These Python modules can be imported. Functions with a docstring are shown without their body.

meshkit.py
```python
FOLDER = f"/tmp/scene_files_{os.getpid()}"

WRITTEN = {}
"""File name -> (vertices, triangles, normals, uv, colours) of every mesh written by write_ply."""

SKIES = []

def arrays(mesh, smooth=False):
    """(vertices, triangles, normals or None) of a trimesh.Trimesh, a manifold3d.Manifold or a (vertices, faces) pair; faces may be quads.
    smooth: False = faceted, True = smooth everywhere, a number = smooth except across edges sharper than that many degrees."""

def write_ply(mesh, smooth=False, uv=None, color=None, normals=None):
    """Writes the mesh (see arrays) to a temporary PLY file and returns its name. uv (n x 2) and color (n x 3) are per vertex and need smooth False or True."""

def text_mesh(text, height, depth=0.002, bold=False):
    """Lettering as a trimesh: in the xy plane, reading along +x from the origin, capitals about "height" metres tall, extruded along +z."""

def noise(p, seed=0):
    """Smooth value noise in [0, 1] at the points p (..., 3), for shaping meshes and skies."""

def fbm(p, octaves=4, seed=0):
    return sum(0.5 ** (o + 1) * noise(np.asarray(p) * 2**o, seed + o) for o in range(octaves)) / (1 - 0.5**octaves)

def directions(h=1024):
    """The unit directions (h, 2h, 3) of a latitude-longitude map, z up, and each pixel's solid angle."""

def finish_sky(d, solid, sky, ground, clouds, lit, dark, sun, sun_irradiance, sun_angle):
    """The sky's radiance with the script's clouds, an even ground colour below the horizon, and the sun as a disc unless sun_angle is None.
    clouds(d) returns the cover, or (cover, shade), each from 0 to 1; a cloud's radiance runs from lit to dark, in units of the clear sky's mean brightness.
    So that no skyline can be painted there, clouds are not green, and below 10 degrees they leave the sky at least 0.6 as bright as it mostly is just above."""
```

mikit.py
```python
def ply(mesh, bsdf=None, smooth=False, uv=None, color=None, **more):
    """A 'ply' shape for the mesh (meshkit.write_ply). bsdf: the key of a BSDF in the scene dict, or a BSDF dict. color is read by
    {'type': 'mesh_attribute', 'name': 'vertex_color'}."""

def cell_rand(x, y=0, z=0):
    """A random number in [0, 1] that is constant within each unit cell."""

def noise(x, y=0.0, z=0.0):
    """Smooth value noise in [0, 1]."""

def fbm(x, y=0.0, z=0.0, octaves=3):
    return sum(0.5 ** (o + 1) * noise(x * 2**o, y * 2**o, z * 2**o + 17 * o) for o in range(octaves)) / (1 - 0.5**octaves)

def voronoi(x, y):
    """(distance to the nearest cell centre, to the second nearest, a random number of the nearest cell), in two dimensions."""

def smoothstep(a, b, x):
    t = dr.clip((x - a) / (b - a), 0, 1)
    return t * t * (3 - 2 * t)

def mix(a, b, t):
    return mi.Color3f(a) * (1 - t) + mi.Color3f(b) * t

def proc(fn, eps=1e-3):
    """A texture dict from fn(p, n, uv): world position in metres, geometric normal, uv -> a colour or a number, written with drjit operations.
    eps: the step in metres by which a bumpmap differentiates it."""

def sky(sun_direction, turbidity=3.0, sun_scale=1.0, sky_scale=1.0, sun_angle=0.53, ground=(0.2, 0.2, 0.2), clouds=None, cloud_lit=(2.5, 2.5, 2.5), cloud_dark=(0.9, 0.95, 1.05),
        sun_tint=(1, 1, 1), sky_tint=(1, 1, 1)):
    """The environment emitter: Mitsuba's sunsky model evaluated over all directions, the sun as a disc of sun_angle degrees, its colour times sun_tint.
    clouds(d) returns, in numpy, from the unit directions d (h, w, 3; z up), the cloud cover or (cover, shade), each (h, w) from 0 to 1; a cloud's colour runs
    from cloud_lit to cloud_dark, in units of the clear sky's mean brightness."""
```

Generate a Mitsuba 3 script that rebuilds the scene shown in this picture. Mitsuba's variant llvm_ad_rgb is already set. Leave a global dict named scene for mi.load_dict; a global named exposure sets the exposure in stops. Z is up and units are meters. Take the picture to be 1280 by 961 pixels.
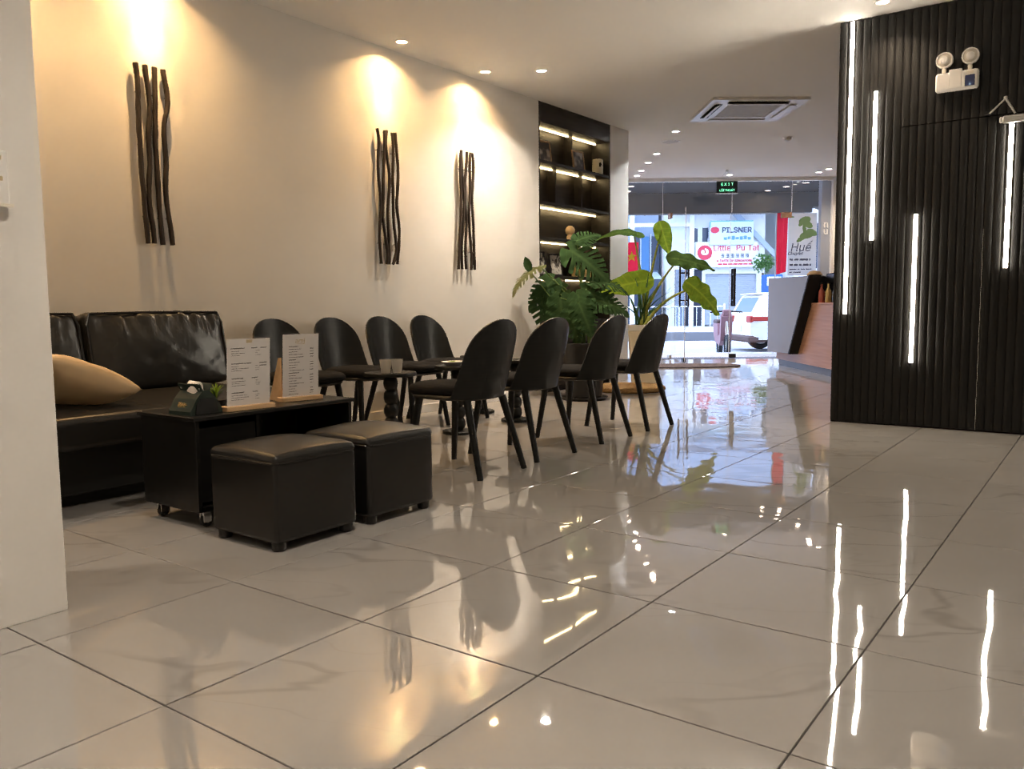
import math, random
import numpy as np
import trimesh, shapely
from shapely.geometry import Polygon, Point, box as sbox
from shapely import affinity
import manifold3d as m3
import drjit as dr
import mitsuba as mi
import mikit, meshkit
from mikit import proc, noise, fbm, smoothstep, mix, cell_rand

T = mi.ScalarTransform4f
scene = {'type': 'scene'}
labels = {}
rng = np.random.default_rng(7)

# ------------------------------------------------------------------ camera, sky, exposure
YAW, PITCH, ROLL, CAM_H = math.radians(-36.2606), math.radians(-5.4292), math.radians(-0.5797), 0.882
_f = np.array([math.sin(YAW) * math.cos(PITCH), math.cos(YAW) * math.cos(PITCH), math.sin(PITCH)])
_r = np.array([math.cos(YAW), -math.sin(YAW), 0.0])
_u = np.cross(_r, _f)
_up = -_r * math.sin(ROLL) + _u * math.cos(ROLL)
scene['camera'] = {'type': 'perspective', 'fov': 2 * math.degrees(math.atan(640 / 1033.6)), 'fov_axis': 'x', 'near_clip': 0.05, 'far_clip': 500.0,
                   'to_world': T().look_at(origin=[0, 0, CAM_H], target=[float(v) for v in np.array([0, 0, CAM_H]) + _f], up=[float(v) for v in _up])}


def cloud_cover(d):
    return 0.75 + 0.25 * meshkit.fbm(d * 3.0, 4, 3), 0.5 * meshkit.fbm(d * 2.0, 3, 9)


SKY = 3.1
scene['sky'] = mikit.sky((0.15, 0.45, 0.88), turbidity=4.0, sun_scale=0.0, sky_scale=SKY, ground=(0.3, 0.3, 0.3), clouds=cloud_cover,
                         cloud_lit=(1.6, 2.0, 2.9), cloud_dark=(0.95, 1.2, 1.8), sky_tint=(0.9, 1.05, 1.35))
scene['sky']['sampling_weight'] = 4.0
exposure = 1.9

WARM = (1.0, 0.77, 0.54)
AMBER = (1.0, 0.60, 0.25)
NEUTRAL = (1.0, 0.88, 0.73)
COOL = (0.95, 0.97, 1.0)


# ------------------------------------------------------------------ helpers
def cat(*ms):
    out = []
    for m in ms:
        out += list(m) if isinstance(m, (list, tuple)) else [m]
    return trimesh.util.concatenate(out)


def cbox(x0, x1, y0, y1, z0, z1, b=0.0):
    """A box, its edges chamfered by b."""
    if b <= 0:
        return trimesh.creation.box(bounds=[[x0, y0, z0], [x1, y1, z1]])
    lo, hi = np.array([x0, y0, z0], float), np.array([x1, y1, z1], float)
    pts = []
    for sx in (0, 1):
        for sy in (0, 1):
            for sz in (0, 1):
                s = np.array([sx, sy, sz])
                c = np.where(s, hi, lo)
                for k in range(3):
                    o = np.where(s, -b, b).astype(float)
                    o[k] = 0
                    pts.append(c + o)
    return trimesh.convex.convex_hull(np.array(pts))


def rbox(x0, x1, y0, y1, z0, z1, r, n=12):
    """A box with rounded edges."""
    s = m3.Manifold.sphere(r, n)
    cs = [s.translate((x, y, z)) for x in (x0 + r, x1 - r) for y in (y0 + r, y1 - r) for z in (z0 + r, z1 - r)]
    m = m3.Manifold.batch_hull(cs).to_mesh()
    return trimesh.Trimesh(m.vert_properties[:, :3], m.tri_verts, process=False)


def lathe(profile, n=24):
    """Revolves (radius, height) pairs about z; radius 0 closes an end."""
    v, f, k = [], [], len(profile)
    a = np.arange(n) * 2 * math.pi / n
    for r, z in profile:
        v += [[r * math.cos(t), r * math.sin(t), z] for t in a]
    for i in range(k - 1):
        for j in range(n):
            p, q = i * n + j, i * n + (j + 1) % n
            f += [[p, q, q + n], [p, q + n, p + n]]
    m = trimesh.Trimesh(np.array(v), np.array(f), process=False)
    m.merge_vertices()
    m.update_faces(m.nondegenerate_faces())
    return m


def tube(pts, rad, n=8):
    pts = np.asarray(pts, float)
    rad = np.broadcast_to(np.asarray(rad, float), len(pts))
    tan = np.gradient(pts, axis=0)
    tan /= np.linalg.norm(tan, axis=1, keepdims=True)
    ref = np.array([0.31, 0.93, 0.2])
    x = np.cross(tan, ref)
    x /= np.linalg.norm(x, axis=1, keepdims=True)
    y = np.cross(tan, x)
    a = np.arange(n) * 2 * math.pi / n
    v = (pts[:, None] + rad[:, None, None] * (np.cos(a)[None, :, None] * x[:, None] + np.sin(a)[None, :, None] * y[:, None])).reshape(-1, 3)
    f = []
    for i in range(len(pts) - 1):
        for j in range(n):
            p, q = i * n + j, i * n + (j + 1) % n
            f += [[p, q + n, q], [p, p + n, q + n]]
    v = np.vstack([v, pts[0], pts[-1]])
    e = (len(pts) - 1) * n
    for j in range(n):
        f += [[len(v) - 2, j, (j + 1) % n], [len(v) - 1, e + (j + 1) % n, e + j]]
    m = trimesh.Trimesh(v, f, process=False)
    m.fix_normals()
    return m


def rod(a, b, r0, r1=None, n=12):
    return tube([a, b], [r0, r0 if r1 is None else r1], n)


def spline(pts, n=20):
    """A smooth curve through the points."""
    pts = np.asarray(pts, float)
    if len(pts) == 2:
        return np.linspace(pts[0], pts[1], n)
    from scipy.interpolate import CubicSpline
    t = np.r_[0, np.cumsum(np.linalg.norm(np.diff(pts, axis=0), axis=1))]
    return CubicSpline(t, pts)(np.linspace(0, t[-1], n))


def prism(poly, h):
    gs = getattr(poly, 'geoms', [poly])
    return trimesh.util.concatenate([trimesh.creation.extrude_polygon(g, h, engine='earcut') for g in gs])


def moved(m, M):
    m = m.copy()
    m.apply_transform(M)
    return m


def tr(x, y, z):
    return trimesh.transformations.translation_matrix([x, y, z])


def rot(deg, axis=(0, 0, 1), p=None):
    return trimesh.transformations.rotation_matrix(math.radians(deg), axis, p)


def basis(o, ex, ey, ez):
    M = np.eye(4)
    M[:3, 0], M[:3, 1], M[:3, 2], M[:3, 3] = ex, ey, ez, o
    return M


counts = {}


def name(base, parent=None):
    k = f'{parent}__{base}' if parent else base
    n = counts.get(k, 0)
    counts[k] = n + 1
    return k if n == 0 else f'{k}_{n:03d}'


def put(base, mesh, mat, parent=None, smooth=False, M=None, **kw):
    """One entry of the scene; mesh may be a finished shape dict, shared by alike pieces."""
    k = name(base, parent)
    d = dict(mesh) if isinstance(mesh, dict) else mikit.ply(mesh, mat, smooth=smooth)
    d.update(kw)
    if M is not None:
        d['to_world'] = T(np.asarray(M, float).tolist())
    scene[k] = d
    return k


def tag(k, label=None, category=None, group=None, kind=None):
    e = {}
    if label:
        e['label'] = label
    if category:
        e['category'] = category
    if group:
        e['group'] = group
    if kind:
        e['kind'] = kind
    labels[k] = e
    return k


def thing(base, label, category, group=None):
    return tag(name(base), label, category, group)


def struct(base, mesh, mat, label=None, **kw):
    k = put(base, mesh, mat, **kw)
    return tag(k, label, None, None, 'structure')


FA = math.atan2(0.585, 0.811)
E1, E2 = np.array([math.cos(FA), math.sin(FA), 0]), np.array([-math.sin(FA), math.cos(FA), 0])
FRONT = basis([0, 0, 0], E1, E2, [0, 0, 1])        # the street front of the building stands at an angle to the seating wall: x runs along it, y towards the street


def front(m):
    return moved(m, FRONT)


def emit(rgb, power, weight=0.3):
    return {'type': 'area', 'sampling_weight': float(weight), 'radiance': {'type': 'rgb', 'value': [float(c * power) for c in rgb]}}


# ------------------------------------------------------------------ materials
def mat(key, d):
    scene[key] = d
    return key


def prin(color, rough=0.5, spec=0.5, metal=0.0, **kw):
    c = color if isinstance(color, dict) else {'type': 'rgb', 'value': list(color)}
    return {'type': 'principled', 'base_color': c, 'roughness': rough, 'specular': spec, 'metallic': metal, **kw}


def two(b):
    return {'type': 'twosided', 'bsdf': b}


def bump(b, fn, scale=1.0, eps=1e-3):
    return {'type': 'bumpmap', 'arbitrary': proc(fn, eps), 'scale': scale, 'bsdf': b}


TILE, TX0, TY0 = 0.6, -2.2831, 0.9681


def marble(p, n, uv):
    i, j = dr.floor((p.x - TX0) / TILE), dr.floor((p.y - TY0) / TILE)
    ox, oy = cell_rand(i, j, 1) * 40, cell_rand(i, j, 2) * 40
    a = (p.x * 0.83 + p.y * 0.56) + 0.25 * cell_rand(i, j, 5)
    b = (-p.x * 0.56 + p.y * 0.83)
    w = fbm(a * 1.3 + ox, b * 2.2 + oy, 0.5, 4)
    v = dr.abs(fbm(a * 0.9 + ox, b * 3.0 + oy + w * 1.2, 3.1, 4) - 0.5)
    vein = 1 - smoothstep(0.0, 0.022, v)
    v2 = dr.abs(fbm(a * 1.6 + oy, b * 4.5 + ox + w * 2.0, 9.1, 4) - 0.52)
    fine = (1 - smoothstep(0.0, 0.02, v2)) * 0.5
    keep = smoothstep(0.42, 0.62, fbm(a * 1.1 + 7 + ox, b * 1.4 + oy, 5.5, 2))
    c = mix((0.225, 0.212, 0.198), (0.265, 0.25, 0.236), w)
    return mix(c, (0.15, 0.135, 0.12), dr.clip((vein * 0.45 + fine * 0.3) * keep, 0, 1))


def tile_wave(p, n, uv):
    fx = (p.x - TX0) / TILE
    fy = (p.y - TY0) / TILE
    ex, ey = dr.abs(fx - dr.floor(fx) - 0.5) * 2, dr.abs(fy - dr.floor(fy) - 0.5) * 2
    edge = dr.power(ex, 10.0) + dr.power(ey, 10.0)
    return 6.0e-4 * fbm(p.x * 3.4, p.y * 3.4, 1.7, 2) + 8.5e-4 * noise(p.x * 7.0, p.y * 7.0, 4.2) + 1.6e-4 * noise(p.x * 13.0, p.y * 13.0, 8.2) - 1.4e-4 * edge


mat('mat_tile', bump({'type': 'principled', 'base_color': proc(marble), 'roughness': 0.03, 'eta': 2.6}, tile_wave))
mat('mat_grout', prin((0.11, 0.085, 0.065), 0.8, 0.2))


def plaster_bump(p, n, uv):
    return 0.0004 * fbm(p.x * 14, p.y * 14, p.z * 14, 3)


def plaster_color(p, n, uv):
    return mix((0.70, 0.675, 0.64), (0.76, 0.735, 0.70), fbm(p.x * 1.7, p.y * 1.7, p.z * 1.7, 4))


mat('mat_plaster', two(bump(prin(proc(plaster_color), 0.6, 0.25), plaster_bump)))
mat('mat_ceiling', two(prin((0.81, 0.795, 0.77), 0.85, 0.15)))
mat('mat_white', two(prin((0.80, 0.785, 0.76), 0.4, 0.4)))
mat('mat_white_plastic', two(prin((0.78, 0.765, 0.74), 0.32, 0.5)))
mat('mat_cream_plastic', two(prin((0.76, 0.71, 0.62), 0.35, 0.5)))
mat('mat_grille', two(prin((0.56, 0.53, 0.47), 0.5, 0.3)))
mat('mat_slat', two(prin((0.0095, 0.0095, 0.0095), 0.55, 0.25)))
mat('mat_slat_back', two(prin((0.010, 0.010, 0.011), 0.6, 0.3)))
mat('mat_metal', two(prin((0.72, 0.70, 0.66), 0.3, 0.5, 1.0)))
mat('mat_chrome', two(prin((0.85, 0.84, 0.82), 0.12, 0.5, 1.0)))
mat('mat_black_metal', two(prin((0.012, 0.012, 0.013), 0.35, 0.5)))


def wood_grain(p, n, uv):
    g = fbm(p.x * 9, p.y * 9, p.z * 120, 3)
    return mix((0.0045, 0.0052, 0.005), (0.009, 0.0098, 0.0094), g)


mat('mat_chair', two(prin(proc(wood_grain), 0.36, 0.32)))
mat('mat_seat_fabric', two(prin((0.006, 0.006, 0.0068), 0.85, 0.15)))


def leather_bump(p, n, uv):
    return 0.0009 * fbm(p.x * 22, p.y * 22, p.z * 10, 3) + 0.00022 * noise(p.x * 160, p.y * 160, p.z * 160)


def leather_folds(p, n, uv):
    top = smoothstep(0.62, 0.84, p.z)
    return 0.010 * top * fbm(p.y * 17, p.x * 5, p.z * 4.5, 3) + 0.004 * fbm(p.y * 6, p.x * 4, p.z * 5, 3)


mat('mat_leather', two(bump(prin((0.007, 0.0065, 0.006), 0.32, 0.45), leather_bump)))
mat('mat_leather_back', two(bump(prin((0.018, 0.017, 0.015), 0.26, 0.55), leather_folds)))
mat('mat_leather_seat', two(bump(prin((0.012, 0.011, 0.010), 0.3, 0.45), leather_bump)))
mat('mat_black_lacquer', two(prin((0.008, 0.0075, 0.007), 0.25, 0.4)))
mat('mat_black_matte', two(prin((0.010, 0.010, 0.010), 0.6, 0.3)))
mat('mat_rubber', two(prin((0.015, 0.015, 0.015), 0.5, 0.4)))


def shelf_wood(p, n, uv):
    return mix((0.009, 0.007, 0.0055), (0.018, 0.014, 0.011), fbm(p.x * 30, p.y * 4, p.z * 50, 3))


mat('mat_shelf', two(prin(proc(shelf_wood), 0.45, 0.4)))


def stick_bark(p, n, uv):
    return mix((0.012, 0.008, 0.006), (0.035, 0.024, 0.017), fbm(p.x * 90, p.y * 90, p.z * 14, 3))


mat('mat_stick', two(bump(prin(proc(stick_bark), 0.6, 0.35), lambda p, n, uv: 0.002 * fbm(p.x * 60, p.y * 60, p.z * 20, 3))))


def linen(p, n, uv):
    return mix((0.50, 0.35, 0.20), (0.62, 0.45, 0.27), fbm(p.x * 10, p.y * 10, p.z * 10, 3))


mat('mat_pillow', two(bump(prin(proc(linen), 0.8, 0.2, sheen=0.4), lambda p, n, uv: 0.0015 * fbm(p.x * 25, p.y * 25, p.z * 25, 3))))
mat('mat_light_wood', two(prin(proc(lambda p, n, uv: mix((0.50, 0.31, 0.16), (0.62, 0.42, 0.24), fbm(p.x * 60, p.y * 12, p.z * 60, 3))), 0.5, 0.3)))
mat('mat_orange_wood', two(prin(proc(lambda p, n, uv: mix((0.36, 0.165, 0.085), (0.46, 0.225, 0.12), fbm(p.x * 3, p.y * 3, p.z * 45, 4))), 0.4, 0.4)))
mat('mat_grey_panel', two(prin((0.22, 0.215, 0.235), 0.45, 0.4)))
mat('mat_plinth', two(prin((0.10, 0.09, 0.09), 0.4, 0.4)))
mat('mat_paper', two(prin((0.74, 0.71, 0.69), 0.6, 0.3)))
mat('mat_ink', two(prin((0.20, 0.185, 0.18), 0.7, 0.2)))
mat('mat_gold', two(prin((0.62, 0.42, 0.16), 0.35, 0.5, 0.7)))
mat('mat_gold_ink', two(prin((0.52, 0.42, 0.26), 0.6, 0.3)))
mat('mat_acrylic', {'type': 'thindielectric', 'int_ior': 1.4})
mat('mat_glass', {'type': 'dielectric', 'int_ior': 1.5})
mat('mat_tumbler', {'type': 'principledthin', 'base_color': {'type': 'rgb', 'value': [0.85, 0.84, 0.82]}, 'roughness': 0.25, 'spec_trans': 0.74, 'diff_trans': 1.0, 'eta': 1.5})
mat('mat_pane', {'type': 'thindielectric', 'int_ior': 1.5})
mat('mat_green_leather', two(prin((0.014, 0.024, 0.018), 0.4, 0.4)))
mat('mat_tissue', two(prin((0.82, 0.74, 0.66), 0.8, 0.2)))
mat('mat_photo', two(prin(proc(lambda p, n, uv: mix((0.04, 0.033, 0.028), (0.36, 0.30, 0.24), smoothstep(0.45, 0.7, fbm(p.x * 14, p.y * 14, p.z * 12, 2)))), 0.35, 0.5)))
mat('mat_sketch', two(prin(proc(lambda p, n, uv: mix((0.62, 0.58, 0.50), (0.10, 0.09, 0.08), smoothstep(0.55, 0.66, fbm(p.x * 34, p.y * 34, p.z * 20, 3)))), 0.5, 0.4)))
mat('mat_frame_wood', two(prin((0.26, 0.15, 0.06), 0.4, 0.4)))
mat('mat_pale_wood', two(prin((0.62, 0.40, 0.19), 0.45, 0.4)))
mat('mat_vase', two(prin((0.66, 0.58, 0.44), 0.4, 0.4)))
mat('mat_red_small', two(prin((0.42, 0.10, 0.06), 0.4, 0.4)))


def straw(p, n, uv):
    r = dr.sqrt(dr.square(p.x + 4.07) + dr.square(p.y - 7.6))
    a = dr.atan2(p.y - 7.6, p.x + 4.07)
    return mix((0.20, 0.11, 0.045), (0.50, 0.31, 0.13), noise(r * 120, a * 22, p.z * 90))


mat('mat_straw', two(prin(proc(straw), 0.8, 0.2)))
mat('mat_doormat', two(prin(proc(lambda p, n, uv: mix((0.07, 0.055, 0.055), (0.17, 0.145, 0.15), fbm(p.x * 50, p.y * 50, 0.3, 2))), 0.9, 0.1)))


def leaf(base, dark):
    def color(p, n, uv):
        rib = 1 - smoothstep(0.0, 0.05, dr.abs(uv.y))
        c = mix(dark, base, fbm(p.x * 30, p.y * 30, p.z * 30, 3))
        side = dr.abs(uv.x * 7.5 - dr.abs(uv.y) * 5.0)
        vein = 1 - smoothstep(0.0, 0.16, dr.abs(side - dr.floor(side) - 0.5))
        return mix(c, (base[0] * 1.7, base[1] * 1.45, base[2] * 1.5), dr.clip(rib + vein * 0.35, 0, 1) * 0.6)
    return {'type': 'principledthin', 'base_color': proc(color), 'roughness': 0.38, 'diff_trans': 0.7, 'spec_trans': 0.0, 'eta': 1.45}


mat('mat_monstera', leaf((0.048, 0.092, 0.036), (0.026, 0.057, 0.023)))
mat('mat_monstera_dry', leaf((0.13, 0.14, 0.06), (0.07, 0.09, 0.035)))
mat('mat_taro', leaf((0.30, 0.43, 0.045), (0.17, 0.29, 0.03)))
mat('mat_taro_dark', leaf((0.13, 0.22, 0.055), (0.08, 0.15, 0.04)))
mat('mat_blade', leaf((0.08, 0.15, 0.055), (0.045, 0.095, 0.035)))
mat('mat_stem', two(prin((0.11, 0.17, 0.05), 0.5, 0.3)))
mat('mat_taro_stem', two(prin((0.42, 0.45, 0.10), 0.45, 0.35)))
mat('mat_soil', two(prin((0.03, 0.022, 0.016), 0.9, 0.1)))
mat('mat_pot_cream', two(prin((0.66, 0.56, 0.40), 0.5, 0.35)))
mat('mat_pot_white', two(prin((0.70, 0.66, 0.58), 0.5, 0.35)))
mat('mat_pot_black', two(prin((0.008, 0.0075, 0.007), 0.3, 0.45)))

# street
mat('mat_road', prin(proc(lambda p, n, uv: mix((0.34, 0.34, 0.35), (0.44, 0.44, 0.45), fbm(p.x * 3, p.y * 3, 0.2, 4))), 0.8, 0.2))
mat('mat_pavement', prin(proc(lambda p, n, uv: mix((0.50, 0.49, 0.48), (0.62, 0.61, 0.60), fbm(p.x * 5, p.y * 5, 0.2, 4))), 0.8, 0.2))
mat('mat_curb', two(prin((0.20, 0.20, 0.21), 0.8, 0.2)))
mat('mat_facade', two(prin(proc(lambda p, n, uv: mix((0.70, 0.71, 0.70), (0.80, 0.80, 0.79), fbm(p.x * 2, p.y * 2, p.z * 1.2, 4))), 0.8, 0.2)))
mat('mat_facade_blue', two(prin((0.42, 0.50, 0.60), 0.8, 0.2)))
mat('mat_shutter', two(prin((0.40, 0.44, 0.50), 0.5, 0.4)))
mat('mat_dark_window', two(prin((0.04, 0.055, 0.09), 0.2, 0.6)))
mat('mat_dark_door', two(prin((0.035, 0.04, 0.06), 0.6, 0.3)))
mat('mat_porch', two(prin((0.075, 0.075, 0.075), 0.7, 0.25)))
mat('mat_porch_light', two(prin((0.20, 0.20, 0.195), 0.7, 0.25)))
mat('mat_rail', two(prin((0.80, 0.80, 0.82), 0.5, 0.3)))
mat('mat_sign', two(prin((0.62, 0.72, 0.80), 0.5, 0.3)))
mat('mat_sign_white', two(prin((0.76, 0.80, 0.84), 0.5, 0.3)))
mat('mat_sign_teal', two(prin((0.20, 0.48, 0.50), 0.5, 0.3)))
mat('mat_sign_red', two(prin((0.62, 0.06, 0.10), 0.5, 0.3)))
mat('mat_sign_dark', two(prin((0.06, 0.075, 0.13), 0.5, 0.3)))
mat('mat_sign_blue', two(prin((0.13, 0.30, 0.55), 0.5, 0.3)))
mat('mat_flag', {'type': 'principledthin', 'base_color': {'type': 'rgb', 'value': [0.80, 0.030, 0.060]}, 'roughness': 0.6, 'diff_trans': 1.1, 'spec_trans': 0.0})
mat('mat_star', two(prin((0.90, 0.62, 0.05), 0.7, 0.2)))
mat('mat_car_white', two(prin((0.82, 0.81, 0.79), 0.25, 0.5, clearcoat=0.8)))
mat('mat_car_glass', two(prin((0.20, 0.27, 0.30), 0.08, 0.8)))
mat('mat_tail_light', two(prin((0.45, 0.04, 0.03), 0.2, 0.5)))
mat('mat_bumper', two(prin((0.10, 0.06, 0.05), 0.5, 0.4)))
mat('mat_blue_tarp', two(prin((0.04, 0.13, 0.36), 0.6, 0.3)))
mat('mat_tree', {'type': 'principledthin', 'base_color': {'type': 'rgb', 'value': [0.10, 0.20, 0.06]}, 'roughness': 0.5, 'diff_trans': 0.6, 'spec_trans': 0.0})
mat('mat_trunk', two(prin((0.14, 0.10, 0.07), 0.8, 0.2)))
mat('mat_poster', {'type': 'principledthin', 'base_color': {'type': 'rgb', 'value': [0.62, 0.66, 0.70]}, 'roughness': 0.5, 'diff_trans': 1.1, 'spec_trans': 0.0})
mat('mat_poster_leaf', two(prin((0.10, 0.19, 0.09), 0.6, 0.3)))
mat('mat_post', two(prin((0.33, 0.37, 0.45), 0.5, 0.3)))
mat('mat_patch', two(prin((0.17, 0.10, 0.065), 0.4, 0.5)))
mat('mat_bike_red', two(prin((0.32, 0.16, 0.17), 0.35, 0.5)))
mat('mat_lamp_glow', two(prin((0.9, 0.9, 0.9), 0.5, 0.2)))
mat('mat_exit_black', two(prin((0.012, 0.016, 0.013), 0.4, 0.4)))
mat('mat_screen', two(prin((0.03, 0.04, 0.11), 0.2, 0.5)))

# ------------------------------------------------------------------ setting: floor, walls, ceiling
CZ = 2.87


def P2(s, d):
    q = E1 * s + E2 * d
    return (q[0], q[1])


room = Polygon([(-4.66, -2.0), (-4.66, 8.67), (-8.3, 8.67), P2(-0.568, 13.4), P2(6.2, 13.4), (3.0, 6.43), (3.0, -2.0)])
struct('floor', prism(room.buffer(0.12, join_style=2), 0.1), 'mat_grout', 'cream marble-look floor of large polished square tiles', M=tr(0, 0, -0.1125))


def tile_mesh(poly, curved=True):
    """A tile with chamfered edges, its top at z = 0."""
    top = prism(poly.buffer(-0.0012, join_style=2), 0.0005)
    low = prism(poly, 0.0115)
    return cat(moved(low, tr(0, 0, -0.012)), moved(top, tr(0, 0, -0.0005)))


full = mikit.ply(cbox(-0.298, 0.298, -0.298, 0.298, -0.012, 0, 0.0012), 'mat_tile')
cam_xy = np.zeros(2)
tiles = []
for i in range(-11, 10):
    for j in range(-6, 25):
        cx, cy = TX0 + (i + 0.5) * TILE, TY0 + (j + 0.5) * TILE
        sq = sbox(cx - 0.298, cy - 0.298, cx + 0.298, cy + 0.298)
        cut = sq.intersection(room)
        if cut.area < 0.003:
            continue
        v = np.array([cx, cy])
        ahead = v @ _f[:2] / np.linalg.norm(_f[:2])
        side = v @ _r[:2]
        hidden = (cy > 6.6 and cx > -1.6) or (cy < 0.4 and cx < -2.6) or cx < -4.7 and cy < 8.6
        seen = ahead > 0.9 and abs(side) < 0.68 * ahead + 0.7 and not hidden
        tiles.append((0 if seen else 1, np.hypot(cx, cy), cx, cy, cut, cut.area > 0.3545))
tiles.sort(key=lambda t: t[:2])
rest = []
made = 0
for seen, _, cx, cy, cut, whole in tiles:
    ax, ay = rng.normal(0, 0.045, 2)
    if made < 298 and seen == 0:
        made += 1
        if whole:
            put('tile', full, None, 'floor', M=tr(cx, cy, 0) @ rot(ax, (1, 0, 0)) @ rot(ay, (0, 1, 0)))
        elif cut.geom_type == 'Polygon':
            put('tile', tile_mesh(cut), 'mat_tile', 'floor')
    else:
        rest += [tile_mesh(g) for g in getattr(cut, 'geoms', [cut]) if g.geom_type == 'Polygon']
tag(put('tile_field', cat(rest), 'mat_tile', 'floor'), None, None, None, 'stuff')

struct('ceiling', prism(room.buffer(0.15, join_style=2), 0.2), 'mat_ceiling', 'smooth white plaster ceiling with recessed lights', M=tr(0, 0, CZ))
struct('wall_left', cbox(-4.96, -4.66, -2.2, 6.834, -0.01, CZ), 'mat_plaster', 'cream plaster wall behind the seating')
struct('wall_pillar', cbox(-5.02, -4.66, 8.25, 8.67, -0.01, CZ), 'mat_plaster', 'narrow cream wall between the black shelves and the glass front')
struct('wall_niche', cbox(-5.02, -4.93, 6.834, 8.25, -0.01, CZ), 'mat_plaster')
struct('wall_return', cbox(-8.5, -5.02, 8.5, 8.67, -0.01, CZ), 'mat_plaster')
struct('wall_side', cbox(-8.5, -8.3, 8.67, 10.75, -0.01, CZ), 'mat_plaster')
struct('wall_back', cbox(-4.96, 3.2, -2.2, -2.0, -0.01, CZ), 'mat_plaster')
struct('wall_right', cbox(3.0, 3.2, -2.0, 6.6, -0.01, CZ), 'mat_plaster')
struct('wall_hall', front(cbox(6.2, 6.4, 3.2, 13.6, -0.01, CZ)), 'mat_plaster')
struct('wall_column', cbox(-2.97, -2.47, -0.9, 1.135, 0, CZ, 0.002), 'mat_plaster', 'white plaster column at the left edge')
struct('baseboard_left', cbox(-4.66, -4.648, -2.0, 6.834, 0, 0.07, 0.002), 'mat_white', 'low white skirting along the seating wall')

# the black ribbed partition and its two concealed doors
PY = 6.34
wp = struct('wall_partition', cbox(-1.71, 3.0, PY + 0.075, PY + 0.16, 0, CZ), 'mat_slat_back', 'black wall of vertical ribs with light strips')


def slat(z0, z1):
    pro = Polygon([(-0.0258, 0.02), (-0.0258, 0.007), (-0.0215, 0.003), (-0.012, 0.0005), (0.0, 0.0), (0.012, 0.0005), (0.0215, 0.003), (0.0258, 0.007), (0.0258, 0.02)])
    return moved(prism(pro, z1 - z0), tr(0, 0, z0))


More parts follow.
